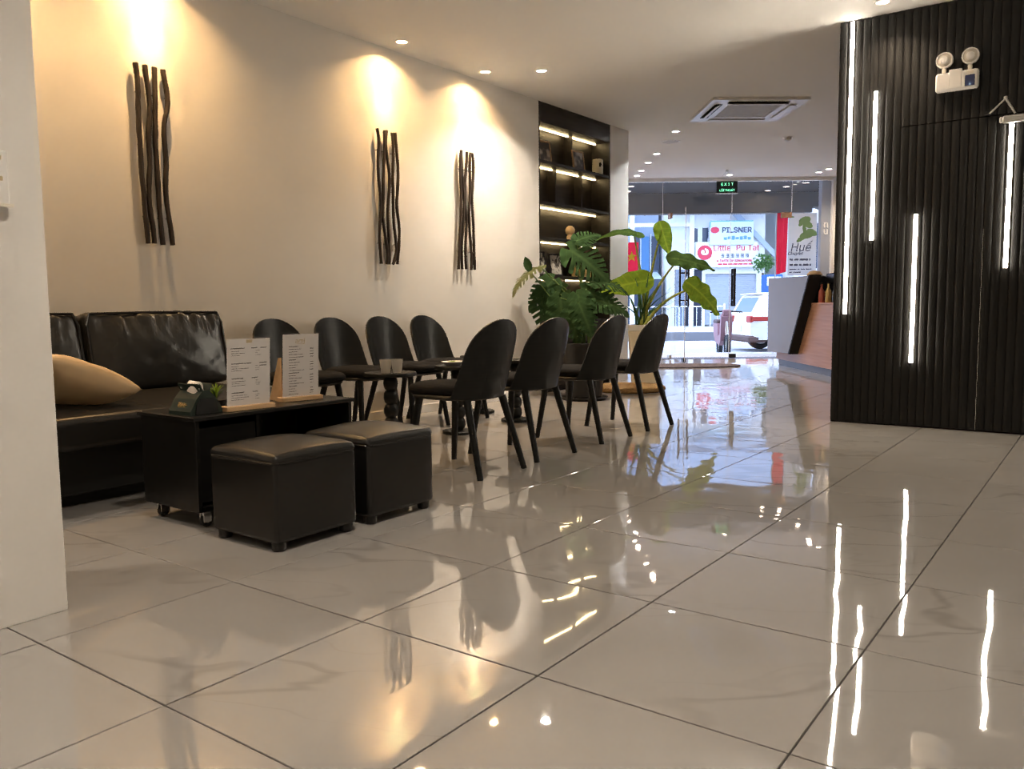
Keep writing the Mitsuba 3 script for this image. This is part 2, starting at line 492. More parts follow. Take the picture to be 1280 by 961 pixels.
tall, low_s, high_s = (mikit.ply(slat(a, b), 'mat_slat', smooth=35) for a, b in ((0.012, CZ - 0.002), (0.012, 2.085), (2.091, CZ - 0.002)))
put('panel', cbox(-1.71, -1.2865, PY + 0.0205, PY + 0.075, 0.0, CZ), 'mat_slat_back', wp)
put('panel', cbox(-1.2865, 3.0, PY + 0.02, PY + 0.075, 2.09, CZ), 'mat_slat_back', wp)
put('panel', cbox(0.1429, 3.0, PY + 0.02, PY + 0.075, 0.0, 2.09), 'mat_slat_back', wp)
dA = struct('door_1', cbox(-1.2835, -0.7595, PY + 0.02, PY + 0.06, 0.008, 2.085), 'mat_slat_back', 'concealed door in the ribbed wall, the leaf with one long light strip')
dB = struct('door_2', cbox(-0.7545, 0.1405, PY + 0.02, PY + 0.06, 0.008, 2.085), 'mat_slat_back', 'concealed door leaf below the door closer')
put('edge_trim', cbox(-0.7580, -0.7560, PY + 0.003, PY + 0.03, 0.008, 1.36), 'mat_metal', dB)
PITCH_X = 0.953 / 18
xs = -1.71 + PITCH_X / 2
k = 0
extra = []
while xs < 2.97:
    inA, inB = -1.2865 < xs - 0.02 and xs + 0.02 < -0.757, -0.757 < xs - 0.02 and xs + 0.02 < 0.1429
    Mx = tr(xs, PY, 0)
    if xs > 0.6:
        extra.append(moved(slat(0.012, CZ - 0.002), Mx))
    elif inA or inB or (-1.2865 < xs < 0.1429):
        put('rib', low_s, None, dA if xs < -0.757 else dB, M=Mx)
        put('rib', high_s, None, wp, M=Mx)
    else:
        put('rib', tall, None, wp, M=Mx)
    xs += PITCH_X
tag(put('rib_field', cat(extra), 'mat_slat', wp), None, None, None, 'stuff')

# light strips on the ribbed wall
for z0, z1, x, txt in ((0.80, 2.857, -1.621, 'longest vertical light strip, from the ceiling down along the left edge of the ribbed wall'),
                       (1.325, 2.352, -1.453, 'vertical light strip second from the left edge of the ribbed wall'),
                       (0.458, 1.483, -1.168, 'lowest vertical light strip, in the middle of the ribbed wall'),
                       (1.10, 2.02, -0.62, 'vertical light strip below the door closer')):
    t = thing('light_strip', txt, 'light', 'light strips on the ribbed wall')
    put('housing', cbox(x - 0.015, x + 0.015, PY - 0.006, PY - 0.0005, z0 - 0.004, z1 + 0.004), 'mat_white_plastic', t)
    put('diffuser', cbox(x - 0.012, x + 0.012, PY - 0.016, PY - 0.0062, z0, z1, 0.003), 'mat_lamp_glow', t, emitter=emit((1.0, 0.90, 0.74), 19.0, 1.5))

# ------------------------------------------------------------------ ceiling fittings
ring = mikit.ply(lathe([(0.040, -0.001), (0.042, -0.006), (0.056, -0.005), (0.058, 0.0)], 28), 'mat_white', smooth=40)
lens = mikit.ply(lathe([(0, -0.0015), (0.0405, -0.0015)], 28), 'mat_lamp_glow')


def downlight(x, y, txt, rgb, glow, beam, cut=62, aim=None, group=None, hot=None):
    t = thing('ceiling_downlight', txt, 'ceiling light', group)
    M = tr(x, y, CZ)
    put('trim_ring', ring, None, t, M=M)
    put('lens', lens, None, t, M=M, emitter=emit(rgb, glow, 0.15))
    a = aim or (x, y, 0)
    scene[f'beam_of_{t}'] = {'type': 'spot', 'to_world': T().look_at(origin=[x, y, CZ - 0.02], target=[float(v) for v in a], up=[0.3, 1, 0.1]),
                             'intensity': {'type': 'rgb', 'value': [c * beam for c in rgb]}, 'cutoff_angle': float(cut), 'beam_width': float(hot if hot else cut * 0.5)}


def washer(y, txt):
    downlight(-4.455, y, txt, AMBER, 20.0, 2.3, 66, (-4.60, y, CZ - 0.8), 'amber wall washers', 6)
    scene[f'core_of_washer_{int(y * 100)}'] = {'type': 'spot', 'to_world': T().look_at(origin=[-4.455, y, CZ - 0.02], target=[-4.66, y, CZ - 0.46], up=[0.3, 1, 0.1]),
                                             'intensity': {'type': 'rgb', 'value': [c * 1.6 for c in AMBER]}, 'cutoff_angle': 18.0, 'beam_width': 2.0}


washer(1.80, 'amber wall washer light above the left part of the sofa, out of view')
washer(2.79, 'amber wall washer light above the first stick sculpture from the left')
washer(4.715, 'small amber downlight in the ceiling above the middle stick sculpture')
washer(5.735, 'small amber downlight in the ceiling above the stick sculpture nearest the shelves')
W1 = 3.4
downlight(-4.06, 6.005, 'bright white downlight in the ceiling before the black shelves', NEUTRAL, 60, W1 * 1.2)
downlight(-4.235, 9.02, 'bright white downlight in the ceiling left of the air conditioner', COOL, 60, W1 * 0.8)
for k, (x, y) in enumerate(((-5.05, 10.18), (-5.45, 10.72), (-5.85, 11.29), (-6.135, 11.69))):
    downlight(x, y, ('nearest', 'second', 'third', 'farthest')[k] + ' of the row of four downlights running towards the glass front', WARM, 40, W1 * 0.35, group='row of hall downlights')
downlight(-4.98, 12.55, 'downlight in the ceiling right above the exit sign', WARM, 30, W1 * 0.4)
downlight(-3.81, 13.18, 'left one of two downlights in the ceiling above the counter', WARM, 30, W1 * 0.4)
downlight(-3.605, 12.965, 'right one of two downlights in the ceiling above the counter', WARM, 30, W1 * 0.4)
downlight(-1.37, 6.08, 'downlight in the ceiling at the top of the ribbed wall', WARM, 5, W1 * 0.25)
for x, y, txt in ((-1.5, 1.6, 'in front of the poufs'), (0.9, 1.6, 'beside the camera'), (-1.5, -1.0, 'behind the camera'), (0.9, 4.4, 'before the concealed doors'), (-3.6, 0.3, 'behind the column')):
    downlight(x, y, f'downlight in the ceiling {txt}, out of view', NEUTRAL, 20, W1 * (1.2 if x == -1.5 else 0.8), 49, group='downlights over the entrance area')

# ceiling cassette air conditioner
AC = tr(-3.175, 8.445, CZ) @ rot(37.5)
t = thing('air_conditioner', 'square white cassette air conditioner set into the ceiling', 'air conditioner')
h = 0.475
frame = prism(sbox(-h, -h, h, h).difference(sbox(-0.27, -0.27, 0.27, 0.27)), 0.028)
put('casing', moved(cat(frame, cbox(-h + 0.03, h - 0.03, -h + 0.03, h - 0.03, 0.02, 0.03)), AC @ tr(0, 0, -0.03)), 'mat_white_plastic', t)
put('intake_grille', moved(cat(*[cbox(-0.262, 0.262, y - 0.008, y + 0.008, -0.026, -0.012) for y in np.linspace(-0.25, 0.25, 21)], cbox(-0.268, 0.268, -0.268, 0.268, -0.012, -0.004)), AC), 'mat_grille', t)
for q in range(4):
    R = AC @ rot(90 * q)
    put('outlet', moved(cbox(-0.30, 0.30, 0.335, 0.41, -0.0335, -0.0302), R), 'mat_black_matte' if q in (1, 2) else 'mat_grille', t)
    put('flap', moved(moved(cbox(-0.295, 0.295, -0.03, 0.03, -0.004, 0.0, 0.001), rot(-24 if q in (1, 2) else -6, (1, 0, 0))), R @ tr(0, 0.375, -0.042)), 'mat_white_plastic', t)
t = thing('smoke_detector', 'small round cream smoke detector on the ceiling behind the air conditioner', 'smoke detector')
put('base', lathe([(0, 0), (0.055, 0), (0.055, -0.012), (0, -0.012)], 24), 'mat_white_plastic', t, smooth=40, M=tr(-3.324, 10.2, CZ))
put('head', lathe([(0.042, -0.012), (0.045, -0.03), (0.03, -0.042), (0, -0.044)], 24), 'mat_cream_plastic', t, smooth=40, M=tr(-3.324, 10.2, CZ))
t = thing('ceiling_speaker', 'round grey speaker grille in the ceiling behind the white downlight', 'ceiling speaker')
put('rim', lathe([(0.10, -0.001), (0.105, -0.006), (0.118, -0.005), (0.12, 0)], 32), 'mat_white', t, smooth=40, M=tr(-4.552, 9.546, CZ))
put('grille', lathe([(0, -0.008), (0.06, -0.006), (0.102, -0.003)], 32), 'mat_grille', t, smooth=40, M=tr(-4.552, 9.546, CZ))

# ------------------------------------------------------------------ fittings on the partition
t = thing('emergency_light', 'white twin-head emergency light fixed high on the black ribbed wall', 'emergency light')
EX, EZ = -0.944, 2.342
put('body', rbox(EX - 0.128, EX + 0.128, PY - 0.055, PY - 0.001, EZ - 0.068, EZ + 0.056, 0.018), 'mat_white_plastic', t, smooth=40)
put('raised_cover', cbox(EX - 0.045, EX + 0.03, PY - 0.058, PY - 0.03, EZ - 0.055, EZ + 0.068, 0.003), 'mat_white_plastic', t)
p = put('display', cbox(EX + 0.05, EX + 0.108, PY - 0.0575, PY - 0.05, EZ - 0.052, EZ + 0.018, 0.002), 'mat_screen', t)
tag(p, 'dark blue display window')
put('indicator', lathe([(0, 0), (0.004, 0.001), (0.005, 0.003)], 10), 'mat_lamp_glow', p, M=tr(EX + 0.08, PY - 0.058, EZ - 0.042) @ rot(90, (1, 0, 0)), emitter=emit((0.5, 1, 0.7), 6, 0.02))
put('label_plate', cbox(EX + 0.055, EX + 0.10, PY - 0.057, PY - 0.05, EZ + 0.026, EZ + 0.044, 0.001), 'mat_cream_plastic', t)
for sx, dz in ((-0.078, 0.0), (0.075, 0.004)):
    hM = tr(EX + sx, PY - 0.035, EZ + 0.138 + dz) @ rot(90, (1, 0, 0))
    hd = put('lamp_head', lathe([(0, -0.03), (0.036, -0.03), (0.052, -0.012), (0.053, 0.006), (0.046, 0.010), (0.044, 0.004)], 32), 'mat_white_plastic', t, smooth=40, M=hM)
    put('lens', lathe([(0.044, 0.004), (0.036, 0.009), (0.026, 0.011)], 32), 'mat_grille', hd, smooth=30, M=hM)
    put('bulb', lathe([(0.026, 0.011), (0.022, 0.014), (0.010, 0.016), (0, 0.0165)], 24), 'mat_white_plastic', hd, smooth=30, M=hM)
    put('bulb_ring', lathe([(0.044, 0.0042), (0.044, 0.011), (0.050, 0.011), (0.0525, 0.007)], 32), 'mat_white', hd, smooth=30, M=hM)
    put('neck', cbox(EX + sx - 0.012, EX + sx + 0.012, PY - 0.05, PY - 0.02, EZ + 0.05, EZ + 0.088, 0.003), 'mat_cream_plastic', t)
t = thing('door_closer', 'silver door closer with a folded arm at the top of the ribbed wall', 'door closer')
put('body', rbox(-0.672, -0.42, PY - 0.05, PY - 0.002, 2.022, 2.072, 0.012), 'mat_metal', t, smooth=40)
put('end_cap', rbox(-0.69, -0.668, PY - 0.042, PY - 0.008, 2.03, 2.066, 0.008), 'mat_white_plastic', t, smooth=40)
put('arm', rod([-0.60, PY - 0.045, 2.078], [-0.655, PY - 0.06, 2.175], 0.008), 'mat_metal', t)
put('arm', rod([-0.655, PY - 0.06, 2.175], [-0.745, PY - 0.03, 2.098], 0.006), 'mat_metal', t)
put('pivot', lathe([(0, 0), (0.012, 0), (0.012, 0.02), (0, 0.02)], 14), 'mat_metal', t, M=tr(-0.655, PY - 0.06, 2.168))
put('shoe', cbox(-0.775, -0.725, PY - 0.035, PY - 0.001, 2.093, 2.112, 0.003), 'mat_black_metal', t)

# small plate at the left edge on the column
t = thing('wall_plaque', 'small pale plaque on the white column at the left edge', 'plaque')
put('plate', cbox(-2.47, -2.462, 0.86, 1.045, 1.17, 1.315, 0.002), 'mat_white_plastic', t)
put('ledge', cbox(-2.462, -2.448, 0.86, 1.05, 1.163, 1.172, 0.001), 'mat_cream_plastic', t)
put('lettering', cat(*[cbox(-2.462, -2.4612, 0.9, 1.03 - 0.01 * (i % 2), 1.29 - 0.028 * i, 1.302 - 0.028 * i) for i in range(3)]), 'mat_gold_ink', t)

# ------------------------------------------------------------------ stick sculptures on the wall
def sticks(paths, txt, thick):
    t = thing('stick_sculpture', txt, 'wall sculpture', 'stick sculptures on the wall')
    for pts in paths:
        c = spline([(-4.66 + 0.035, y, z) for y, z in pts], 40)
        c = c + np.stack([0.006 * (meshkit.fbm(c * 6 + 3, 2, 4) - 0.5), 0.010 * (meshkit.fbm(c * 7, 2, 1) - 0.5), np.zeros(len(c))], 1)
        r = thick * (0.86 + 0.3 * meshkit.fbm(c * 11, 2, 8))
        k = put('stick', tube(c, r, 10), 'mat_stick', t, smooth=50)
        for q in (6, 33):
            put('pin', rod([-4.661, c[q, 1], c[q, 2]], [c[q, 0], c[q, 1], c[q, 2]], 0.003, n=8), 'mat_black_metal', k)


sticks([[(2.685, 2.293), (2.689, 2.184), (2.686, 1.983), (2.688, 1.781), (2.69, 1.594), (2.701, 1.405), (2.709, 1.269)],
        [(2.742, 2.292), (2.749, 2.18), (2.757, 2.042), (2.743, 1.883), (2.743, 1.726), (2.725, 1.581), (2.736, 1.408), (2.747, 1.271)],
        [(2.799, 2.292), (2.795, 2.158), (2.789, 2.0), (2.784, 1.826), (2.787, 1.652), (2.79, 1.444), (2.801, 1.264)],
        [(2.854, 2.29), (2.867, 2.188), (2.872, 2.094), (2.845, 1.978), (2.846, 1.803), (2.837, 1.642), (2.845, 1.449), (2.865, 1.266)]],
       'largest group of four dark wavy sticks on the wall above the sofa', 0.0148)
sticks([[(4.602, 2.236), (4.616, 2.136), (4.605, 1.991), (4.613, 1.806), (4.621, 1.599), (4.601, 1.452), (4.608, 1.306), (4.614, 1.217)],
        [(4.681, 2.232), (4.675, 2.062), (4.657, 1.873), (4.648, 1.685), (4.65, 1.497), (4.675, 1.372), (4.676, 1.215)],
        [(4.705, 2.236), (4.702, 2.045), (4.723, 1.881), (4.704, 1.69), (4.699, 1.458), (4.7, 1.216)],
        [(4.765, 2.229), (4.771, 2.054), (4.759, 1.885), (4.759, 1.695), (4.765, 1.505), (4.779, 1.378), (4.743, 1.218)],
        [(4.798, 2.234), (4.814, 2.06), (4.82, 1.871), (4.798, 1.677), (4.82, 1.509), (4.809, 1.358), (4.792, 1.219)]],
       'middle one of the three groups of dark wavy sticks on the wall', 0.0118)
sticks([[(5.604, 2.214), (5.585, 2.027), (5.591, 1.842), (5.583, 1.655), (5.563, 1.443), (5.542, 1.203)],
        [(5.604, 2.21), (5.613, 1.984), (5.631, 1.776), (5.611, 1.563), (5.594, 1.204)],
        [(5.679, 2.211), (5.659, 2.036), (5.64, 1.847), (5.658, 1.661), (5.645, 1.448), (5.647, 1.206)],
        [(5.728, 2.211), (5.716, 2.043), (5.72, 1.902), (5.696, 1.688), (5.71, 1.475), (5.715, 1.201)],
        [(5.75, 2.212), (5.761, 2.001), (5.741, 1.81), (5.752, 1.621), (5.759, 1.43), (5.765, 1.202)]],
       'group of dark wavy sticks on the wall nearest the black shelves', 0.0122)

# ------------------------------------------------------------------ chairs
def shell_mesh():
    """The curved back of a chair facing +x: a bent sheet with a round top that wraps forward at the sides."""
    nu, nv = 33, 30

    def sheet(off):
        P = np.zeros((nv, nu, 3))
        for j in range(nv):
            v = j / (nv - 1)
            v = 1 - (1 - v) ** 1.5
            w = 0.214 * (max(0.0, 1 - max(0.0, (v - 0.42) / 0.58) ** 2.9)) ** 0.5 * (1 - 0.05 * v)
            for i in range(nu):
                u = -1 + 2 * i / (nu - 1)
                y = math.sin(u * math.pi / 2) * w
                q = abs(y) / 0.214
                wrap = 0.06 + 0.065 * (1 - v) ** 1.5
                P[j, i] = (-0.215 - 0.05 * v + 0.02 * (1 - v) ** 3 + wrap * q ** 2.3, y, 0.405 + 0.41 * v)
        du, dv = np.gradient(P, axis=1), np.gradient(P, axis=0)
        nrm = np.cross(du, dv)
        ln = np.linalg.norm(nrm, axis=2, keepdims=True)
        nrm = np.where(ln > 1e-9, nrm / np.maximum(ln, 1e-9), [1.0, 0, 0])
        return P + nrm * off
    a, b = sheet(0.006), sheet(-0.006)
    v = np.vstack([a.reshape(-1, 3), b.reshape(-1, 3)])
    f, n = [], nv * nu
    for j in range(nv - 1):
        for i in range(nu - 1):
            p = j * nu + i
            f += [[p, p + 1, p + nu + 1], [p, p + nu + 1, p + nu], [n + p, n + p + nu + 1, n + p + 1], [n + p, n + p + nu, n + p + nu + 1]]
    loop = [i for i in range(nu)] + [j * nu + nu - 1 for j in range(1, nv)] + [(nv - 1) * nu + i for i in range(nu - 2, -1, -1)] + [j * nu for j in range(nv - 2, 0, -1)]
    for a0, a1 in zip(loop, loop[1:] + loop[:1]):
        f += [[a0, n + a0, n + a1], [a0, n + a1, a1]]
    m = trimesh.Trimesh(v, f, process=False)
    m.fix_normals()
    return m


def superpad(cx, ax, ay, profile, n=48, e=2.8):
    """A slab with a rounded-square outline; profile gives (inset, height) pairs."""
    a = np.arange(n) * 2 * math.pi / n
    ux, uy = np.sign(np.cos(a)) * np.abs(np.cos(a)) ** (2 / e), np.sign(np.sin(a)) * np.abs(np.sin(a)) ** (2 / e)
    v, f = [], []
    for inset, z in profile:
        v += [[cx + (ax - inset) * p, (ay - inset) * q, z] for p, q in zip(ux, uy)]
    for i in range(len(profile) - 1):
        for j in range(n):
            p, q = i * n + j, i * n + (j + 1) % n
            f += [[p, q, q + n], [p, q + n, p + n]]
    v += [[cx, 0, profile[0][1]], [cx, 0, profile[-1][1]]]
    e0 = (len(profile) - 1) * n
    for j in range(n):
        f += [[len(v) - 2, (j + 1) % n, j], [len(v) - 1, e0 + j, e0 + (j + 1) % n]]
    m = trimesh.Trimesh(np.array(v), np.array(f), process=False)
    m.fix_normals()
    return m


chair_parts = [('backrest', mikit.ply(shell_mesh(), 'mat_chair', smooth=40)),
               ('seat', mikit.ply(superpad(0.050, 0.240, 0.206, [(0.03, 0.392), (0.004, 0.400), (0, 0.410), (0.006, 0.420)]), 'mat_chair', smooth=40)),
               ('cushion', mikit.ply(superpad(0.062, 0.258, 0.208, [(0.012, 0.419), (0.001, 0.432), (0.0, 0.446), (0.012, 0.462), (0.045, 0.474), (0.12, 0.480)]), 'mat_seat_fabric', smooth=60))]
for sx in (-1, 1):
    for sy in (-1, 1):
        chair_parts.append(('leg', mikit.ply(rod([0.03 + sx * 0.165, sy * 0.150, 0.398], [sx * 0.25 + 0.0, sy * 0.192, 0.0], 0.0215, 0.0155, 14), 'mat_chair', smooth=40)))


def chair(x, y, deg, txt, group):
    t = thing('dining_chair', txt, 'chair', group)
    M = tr(x, y, 0) @ rot(deg)
    for n_, d in chair_parts:
        put(n_, d, None, t, M=M)


G1, G2 = 'black chairs facing the wall', 'black chairs along the wall'
chair(-2.83, 3.43, 180, 'black curved-back chair with its back to the room, nearest the two black poufs', G1)
chair(-2.86, 4.00, 178, 'second black chair from the poufs in the row turned towards the wall', G1)
chair(-2.87, 4.725, 180, 'third black chair from the poufs in the row turned towards the wall, before the monstera', G1)
chair(-2.87, 5.365, 180, 'black chair with its back to the room, farthest right, before the cream plant pot', G1)
chair(-4.255, 3.475, 0, 'black chair against the wall, partly hidden by the menu stands and the sofa end', G2)
chair(-4.255, 3.975, 0, 'black chair against the wall behind the right-hand menu stand', G2)
chair(-4.255, 4.46, 0, 'black chair against the wall behind the two drinking glasses', G2)
chair(-4.255, 4.935, 0, 'black chair against the wall farthest from the sofa', G2)

# ------------------------------------------------------------------ pedestal tables
tt = mikit.ply(lathe([(0, 0.452), (0.160, 0.452), (0.165, 0.456), (0.165, 0.470), (0.161, 0.475), (0, 0.475)], 40), 'mat_chair', smooth=40)
prof = [(0.05, 0.452)]
for c in (0.405, 0.319, 0.233, 0.147, 0.068):
    for a in np.linspace(70, -70, 9):
        prof.append((0.012 + 0.034 * math.cos(math.radians(a)) ** 0.75, c + 0.043 * math.sin(math.radians(a)) / math.sin(math.radians(70))))
prof += [(0.03, 0.018), (0, 0.018)]
ped = mikit.ply(lathe([(0, 0.452)] + prof, 28), 'mat_chair', smooth=50)
tb = mikit.ply(lathe([(0, 0.022), (0.108, 0.022), (0.115, 0.018), (0.117, 0.0), (0, 0.0)], 40), 'mat_chair', smooth=40)
for x, y, txt in ((-3.68, 3.725, 'small round black table carrying two glasses, near the poufs'),
                  (-3.694, 4.404, 'small round black table with a beaded column, carrying a leafy plate, behind the nearest chair'),
                  (-3.71, 5.108, 'small round black table with a beaded column, behind the second chair from the poufs'),
                  (-4.26, 5.36, 'small round black table near the wall with a white dish on its edge')):
    t = thing('side_table', txt, 'table', 'small round tables')
    for n_, d in (('tabletop', tt), ('pedestal', ped), ('base', tb)):
        put(n_, d, None, t, M=tr(x, y, 0))
glass = [(0, 0.0), (0.027, 0.0), (0.0285, 0.003)]
for i in range(9):
    glass.append((0.0285 + 0.0088 * i / 8, 0.006 + 0.079 * i / 8))
gl = mikit.ply(lathe(glass, 28), 'mat_tumbler', smooth=50)
for x, y, txt in ((-3.65, 3.655, 'left one of the two clear drinking glasses on the nearest round table'), (-3.61, 3.715, 'right one of the two clear drinking glasses on the nearest round table')):
    tag(put('drinking_glass', gl, None, M=tr(x, y, 0.4755)), txt, 'glass', 'drinking glasses')
t = thing('snack_plate', 'pale dish of green leaves on the round table behind the nearest chair', 'plate')
pc = tr(-3.70, 4.36, 0.4755)
put('dish', lathe([(0, 0), (0.045, 0.0), (0.085, 0.028), (0.083, 0.030), (0.044, 0.004), (0, 0.004)], 32), 'mat_white_plastic', t, smooth=40, M=pc)


def blade(L, W, bend, lift=0.0, n=10, fold=0.25):
    """A simple pointed leaf along +x, its uv running along and across it."""
    v, f, uv = [], [], []
    for i in range(n + 1):
        s = i / n
        w = W * math.sin(math.pi * min(1, 0.08 + 0.92 * s)) ** 0.8 * (1 - s * 0.25) if i < n else 0.0
        for q in (-1, 0, 1):
            v.append([L * s * (1 - 0.12 * abs(bend) * s), q * w, lift * s - bend * L * s * s * 0.6 + abs(q) * w * fold])
            uv.append([s, q * 0.5])
    for i in range(n):
        for q in range(2):
            p = i * 3 + q
            f += [[p, p + 3, p + 4], [p, p + 4, p + 1]]
    return trimesh.Trimesh(np.array(v), np.array(f), process=False), np.array(uv)


r5 = np.random.default_rng(5)
for k in range(7):
    m_, uv_ = blade(0.07 + 0.02 * r5.random(), 0.016, 0.3)
    scene[name('leaf', t)] = mikit.ply(moved(m_, pc @ tr(0, 0, 0.012 + 0.003 * k) @ rot(51 * k + 10 * r5.random()) @ rot(-22, (0, 1, 0)) @ tr(-0.03, 0, 0)), 'mat_taro', smooth=True, uv=uv_)
tag(put('white_dish', lathe([(0, 0), (0.03, 0), (0.045, 0.02), (0.043, 0.022), (0.028, 0.004), (0, 0.004)], 28), 'mat_white_plastic', smooth=40, M=tr(-4.20, 5.24, 0.4755)), 'small white dish on the round table near the wall', 'dish')

# ------------------------------------------------------------------ sofa, pillow, poufs
def soft(x0, x1, y0, y1, z0, z1, r, puff, seg=0.02, seed=0, rough=0.0):
    """A cushion: a rounded box whose faces swell, softly uneven."""
    m = rbox(x0, x1, y0, y1, z0, z1, r, 16)
    mm = m3.Manifold(m3.Mesh(m.vertices.astype(np.float32), m.faces.astype(np.uint32))).refine_to_length(seg).to_mesh()
    v, f = np.array(mm.vert_properties[:, :3], float), np.array(mm.tri_verts)
    c, h_ = np.array([(x0 + x1) / 2, (y0 + y1) / 2, (z0 + z1) / 2]), np.array([(x1 - x0) / 2, (y1 - y0) / 2, (z1 - z0) / 2])
    q = (v - c) / h_
    out = v.copy()
    for k in range(3):
        a, b = [i for i in range(3) if i != k]
        dome = np.clip(1 - q[:, a] ** 2, 0, 1) * np.clip(1 - q[:, b] ** 2, 0, 1)
        out[:, k] += puff[k] * dome ** 0.7 * np.clip(q[:, k], -1, 1)
    if rough:
        out += rough * (np.stack([meshkit.fbm(v * 7 + 5 * k, 3, seed + k) for k in range(3)], 1) - 0.5)
    return trimesh.Trimesh(out, f, process=False)


t = thing('sofa', 'long low black leather sofa against the wall with loose back cushions', 'sofa')
put('base', cat(cbox(-4.62, -3.72, 0.2, 3.03, 0.06, 0.29, 0.006), cbox(-4.55, -3.80, 0.3, 2.95, 0.0, 0.07)), 'mat_black_matte', t)
for y0, y1 in ((0.22, 1.30), (1.31, 2.16), (2.17, 3.04)):
    put('seat_cushion', soft(-4.60, -3.565, y0, y1, 0.285, 0.425, 0.03, (0.006, 0.004, 0.018), 0.035, 3, 0.006), 'mat_leather_seat', t, smooth=60)


def back_cushion(y0, y1, seed):
    B = tr(-4.46, 0, 0.43) @ rot(-11, (0, 1, 0))
    m = soft(-0.085, 0.085, y0, y1, 0.0, 0.435, 0.035, (0.035, 0.006, 0.006), 0.012, seed, 0.018)
    # folds below the top seam
    v = m.vertices.copy()
    up = np.clip((v[:, 2] - 0.24) / 0.14, 0, 1) ** 1.3 * (v[:, 0] > 0.03)
    v[:, 0] += up * 0.034 * (meshkit.fbm(np.stack([v[:, 1] * 24 + 3 * v[:, 2], v[:, 2] * 5, v[:, 0] * 0 + seed], 1), 3, seed) - 0.5)
    m.vertices = v
    k = put('back_cushion', moved(m, B), 'mat_leather_back', t, smooth=60)
    e = 0.012
    loop = [(0.088, y0 + 0.03, 0.02), (0.088, y0 + e, 0.10), (0.088, y0 + e, 0.36), (0.086, y0 + 0.035, 0.424), (0.086, (y0 + y1) / 2, 0.428), (0.086, y1 - 0.035, 0.424), (0.088, y1 - e, 0.36), (0.088, y1 - e, 0.10), (0.088, y1 - 0.03, 0.02)]
    put('piping', moved(tube(np.array([p for a, b in zip(loop, loop[1:]) for p in np.linspace(a, b, 8)]), 0.007, 8), B), 'mat_black_lacquer', k, smooth=40)


back_cushion(0.35, 1.33, 2)
back_cushion(1.345, 2.195, 5)
back_cushion(2.215, 3.06, 9)


def pillow_mesh(L, W, H):
    n = 36
    v, f = [], []
    for side in (1, -1):
        for i in range(n + 1):
            for j in range(n + 1):
                a, b = -1 + 2 * i / n, -1 + 2 * j / n
                d = ((1 - abs(a) ** 3.0) * (1 - abs(b) ** 3.0)) ** 0.5
                pin = 1 - 0.09 * (1 - abs(a * b)) * 0 - 0.07 * ((1 - a * a) * abs(b) ** 3)
                pin2 = 1 - 0.07 * ((1 - b * b) * abs(a) ** 3)
                v.append([a * L / 2 * pin2, b * W / 2 * pin, side * H / 2 * d])
    N = (n + 1) ** 2
    for i in range(n):
        for j in range(n):
            p = i * (n + 1) + j
            f += [[p, p + n + 1, p + n + 2], [p, p + n + 2, p + 1], [N + p, N + p + n + 2, N + p + n + 1], [N + p, N + p + 1, N + p + n + 2]]
    m = trimesh.Trimesh(np.array(v), np.array(f), process=True)
    v = m.vertices.copy()
    v[:, 2] += 0.012 * (meshkit.fbm(v * 9, 3, 2) - 0.5)
    m.vertices = v
    return m


tag(put('throw_pillow', pillow_mesh(0.46, 0.46, 0.17), 'mat_pillow', smooth=True, M=tr(-3.93, 1.87, 0.548) @ rot(96) @ rot(-11, (1, 0, 0)) @ rot(22, (0, 1, 0))), 'tan throw pillow leaning on the black sofa seat beside the column', 'pillow')


def pouf(x0, x1, y0, y1, txt, seed):
    t = thing('pouf', txt, 'pouf', 'black leather poufs')
    put('body', soft(x0, x1, y0, y1, 0.030, 0.335, 0.020, (0.005, 0.005, 0.0), 0.03, seed, 0.003), 'mat_leather', t, smooth=60)
    put('seat', soft(x0 - 0.001, x1 + 0.001, y0 - 0.001, y1 + 0.001, 0.315, 0.355, 0.0195, (0.002, 0.002, 0.030), 0.018, seed + 4, 0.006), 'mat_leather', t, smooth=60)
    e = 0.001
    ring_ = [(x0 - e, y0 + 0.02), (x0 + 0.02, y0 - e), (x1 - 0.02, y0 - e), (x1 + e, y0 + 0.02), (x1 + e, y1 - 0.02), (x1 - 0.02, y1 + e), (x0 + 0.02, y1 + e), (x0 - e, y1 - 0.02), (x0 - e, y0 + 0.02)]
    put('seam', tube(np.array([[p[0], p[1], 0.326] for a, b in zip(ring_, ring_[1:]) for p in np.linspace(a, b, 6)]), 0.004, 8), 'mat_leather', t, smooth=40)
    for x in (x0 + 0.035, x1 - 0.035):
        for y in (y0 + 0.035, y1 - 0.035):
            put('foot', lathe([(0, 0.045), (0.028, 0.045), (0.026, 0.004), (0.022, 0.0), (0, 0.0)], 18), 'mat_black_lacquer', t, smooth=40, M=tr(x, y, 0))


pouf(-2.80, -2.405, 1.842, 2.235, 'nearer cube-shaped black leather pouf, in front of the low black table', 1)
pouf(-2.80, -2.405, 2.30, 2.69, 'farther cube-shaped black leather pouf, next to the nearest black chair', 6)

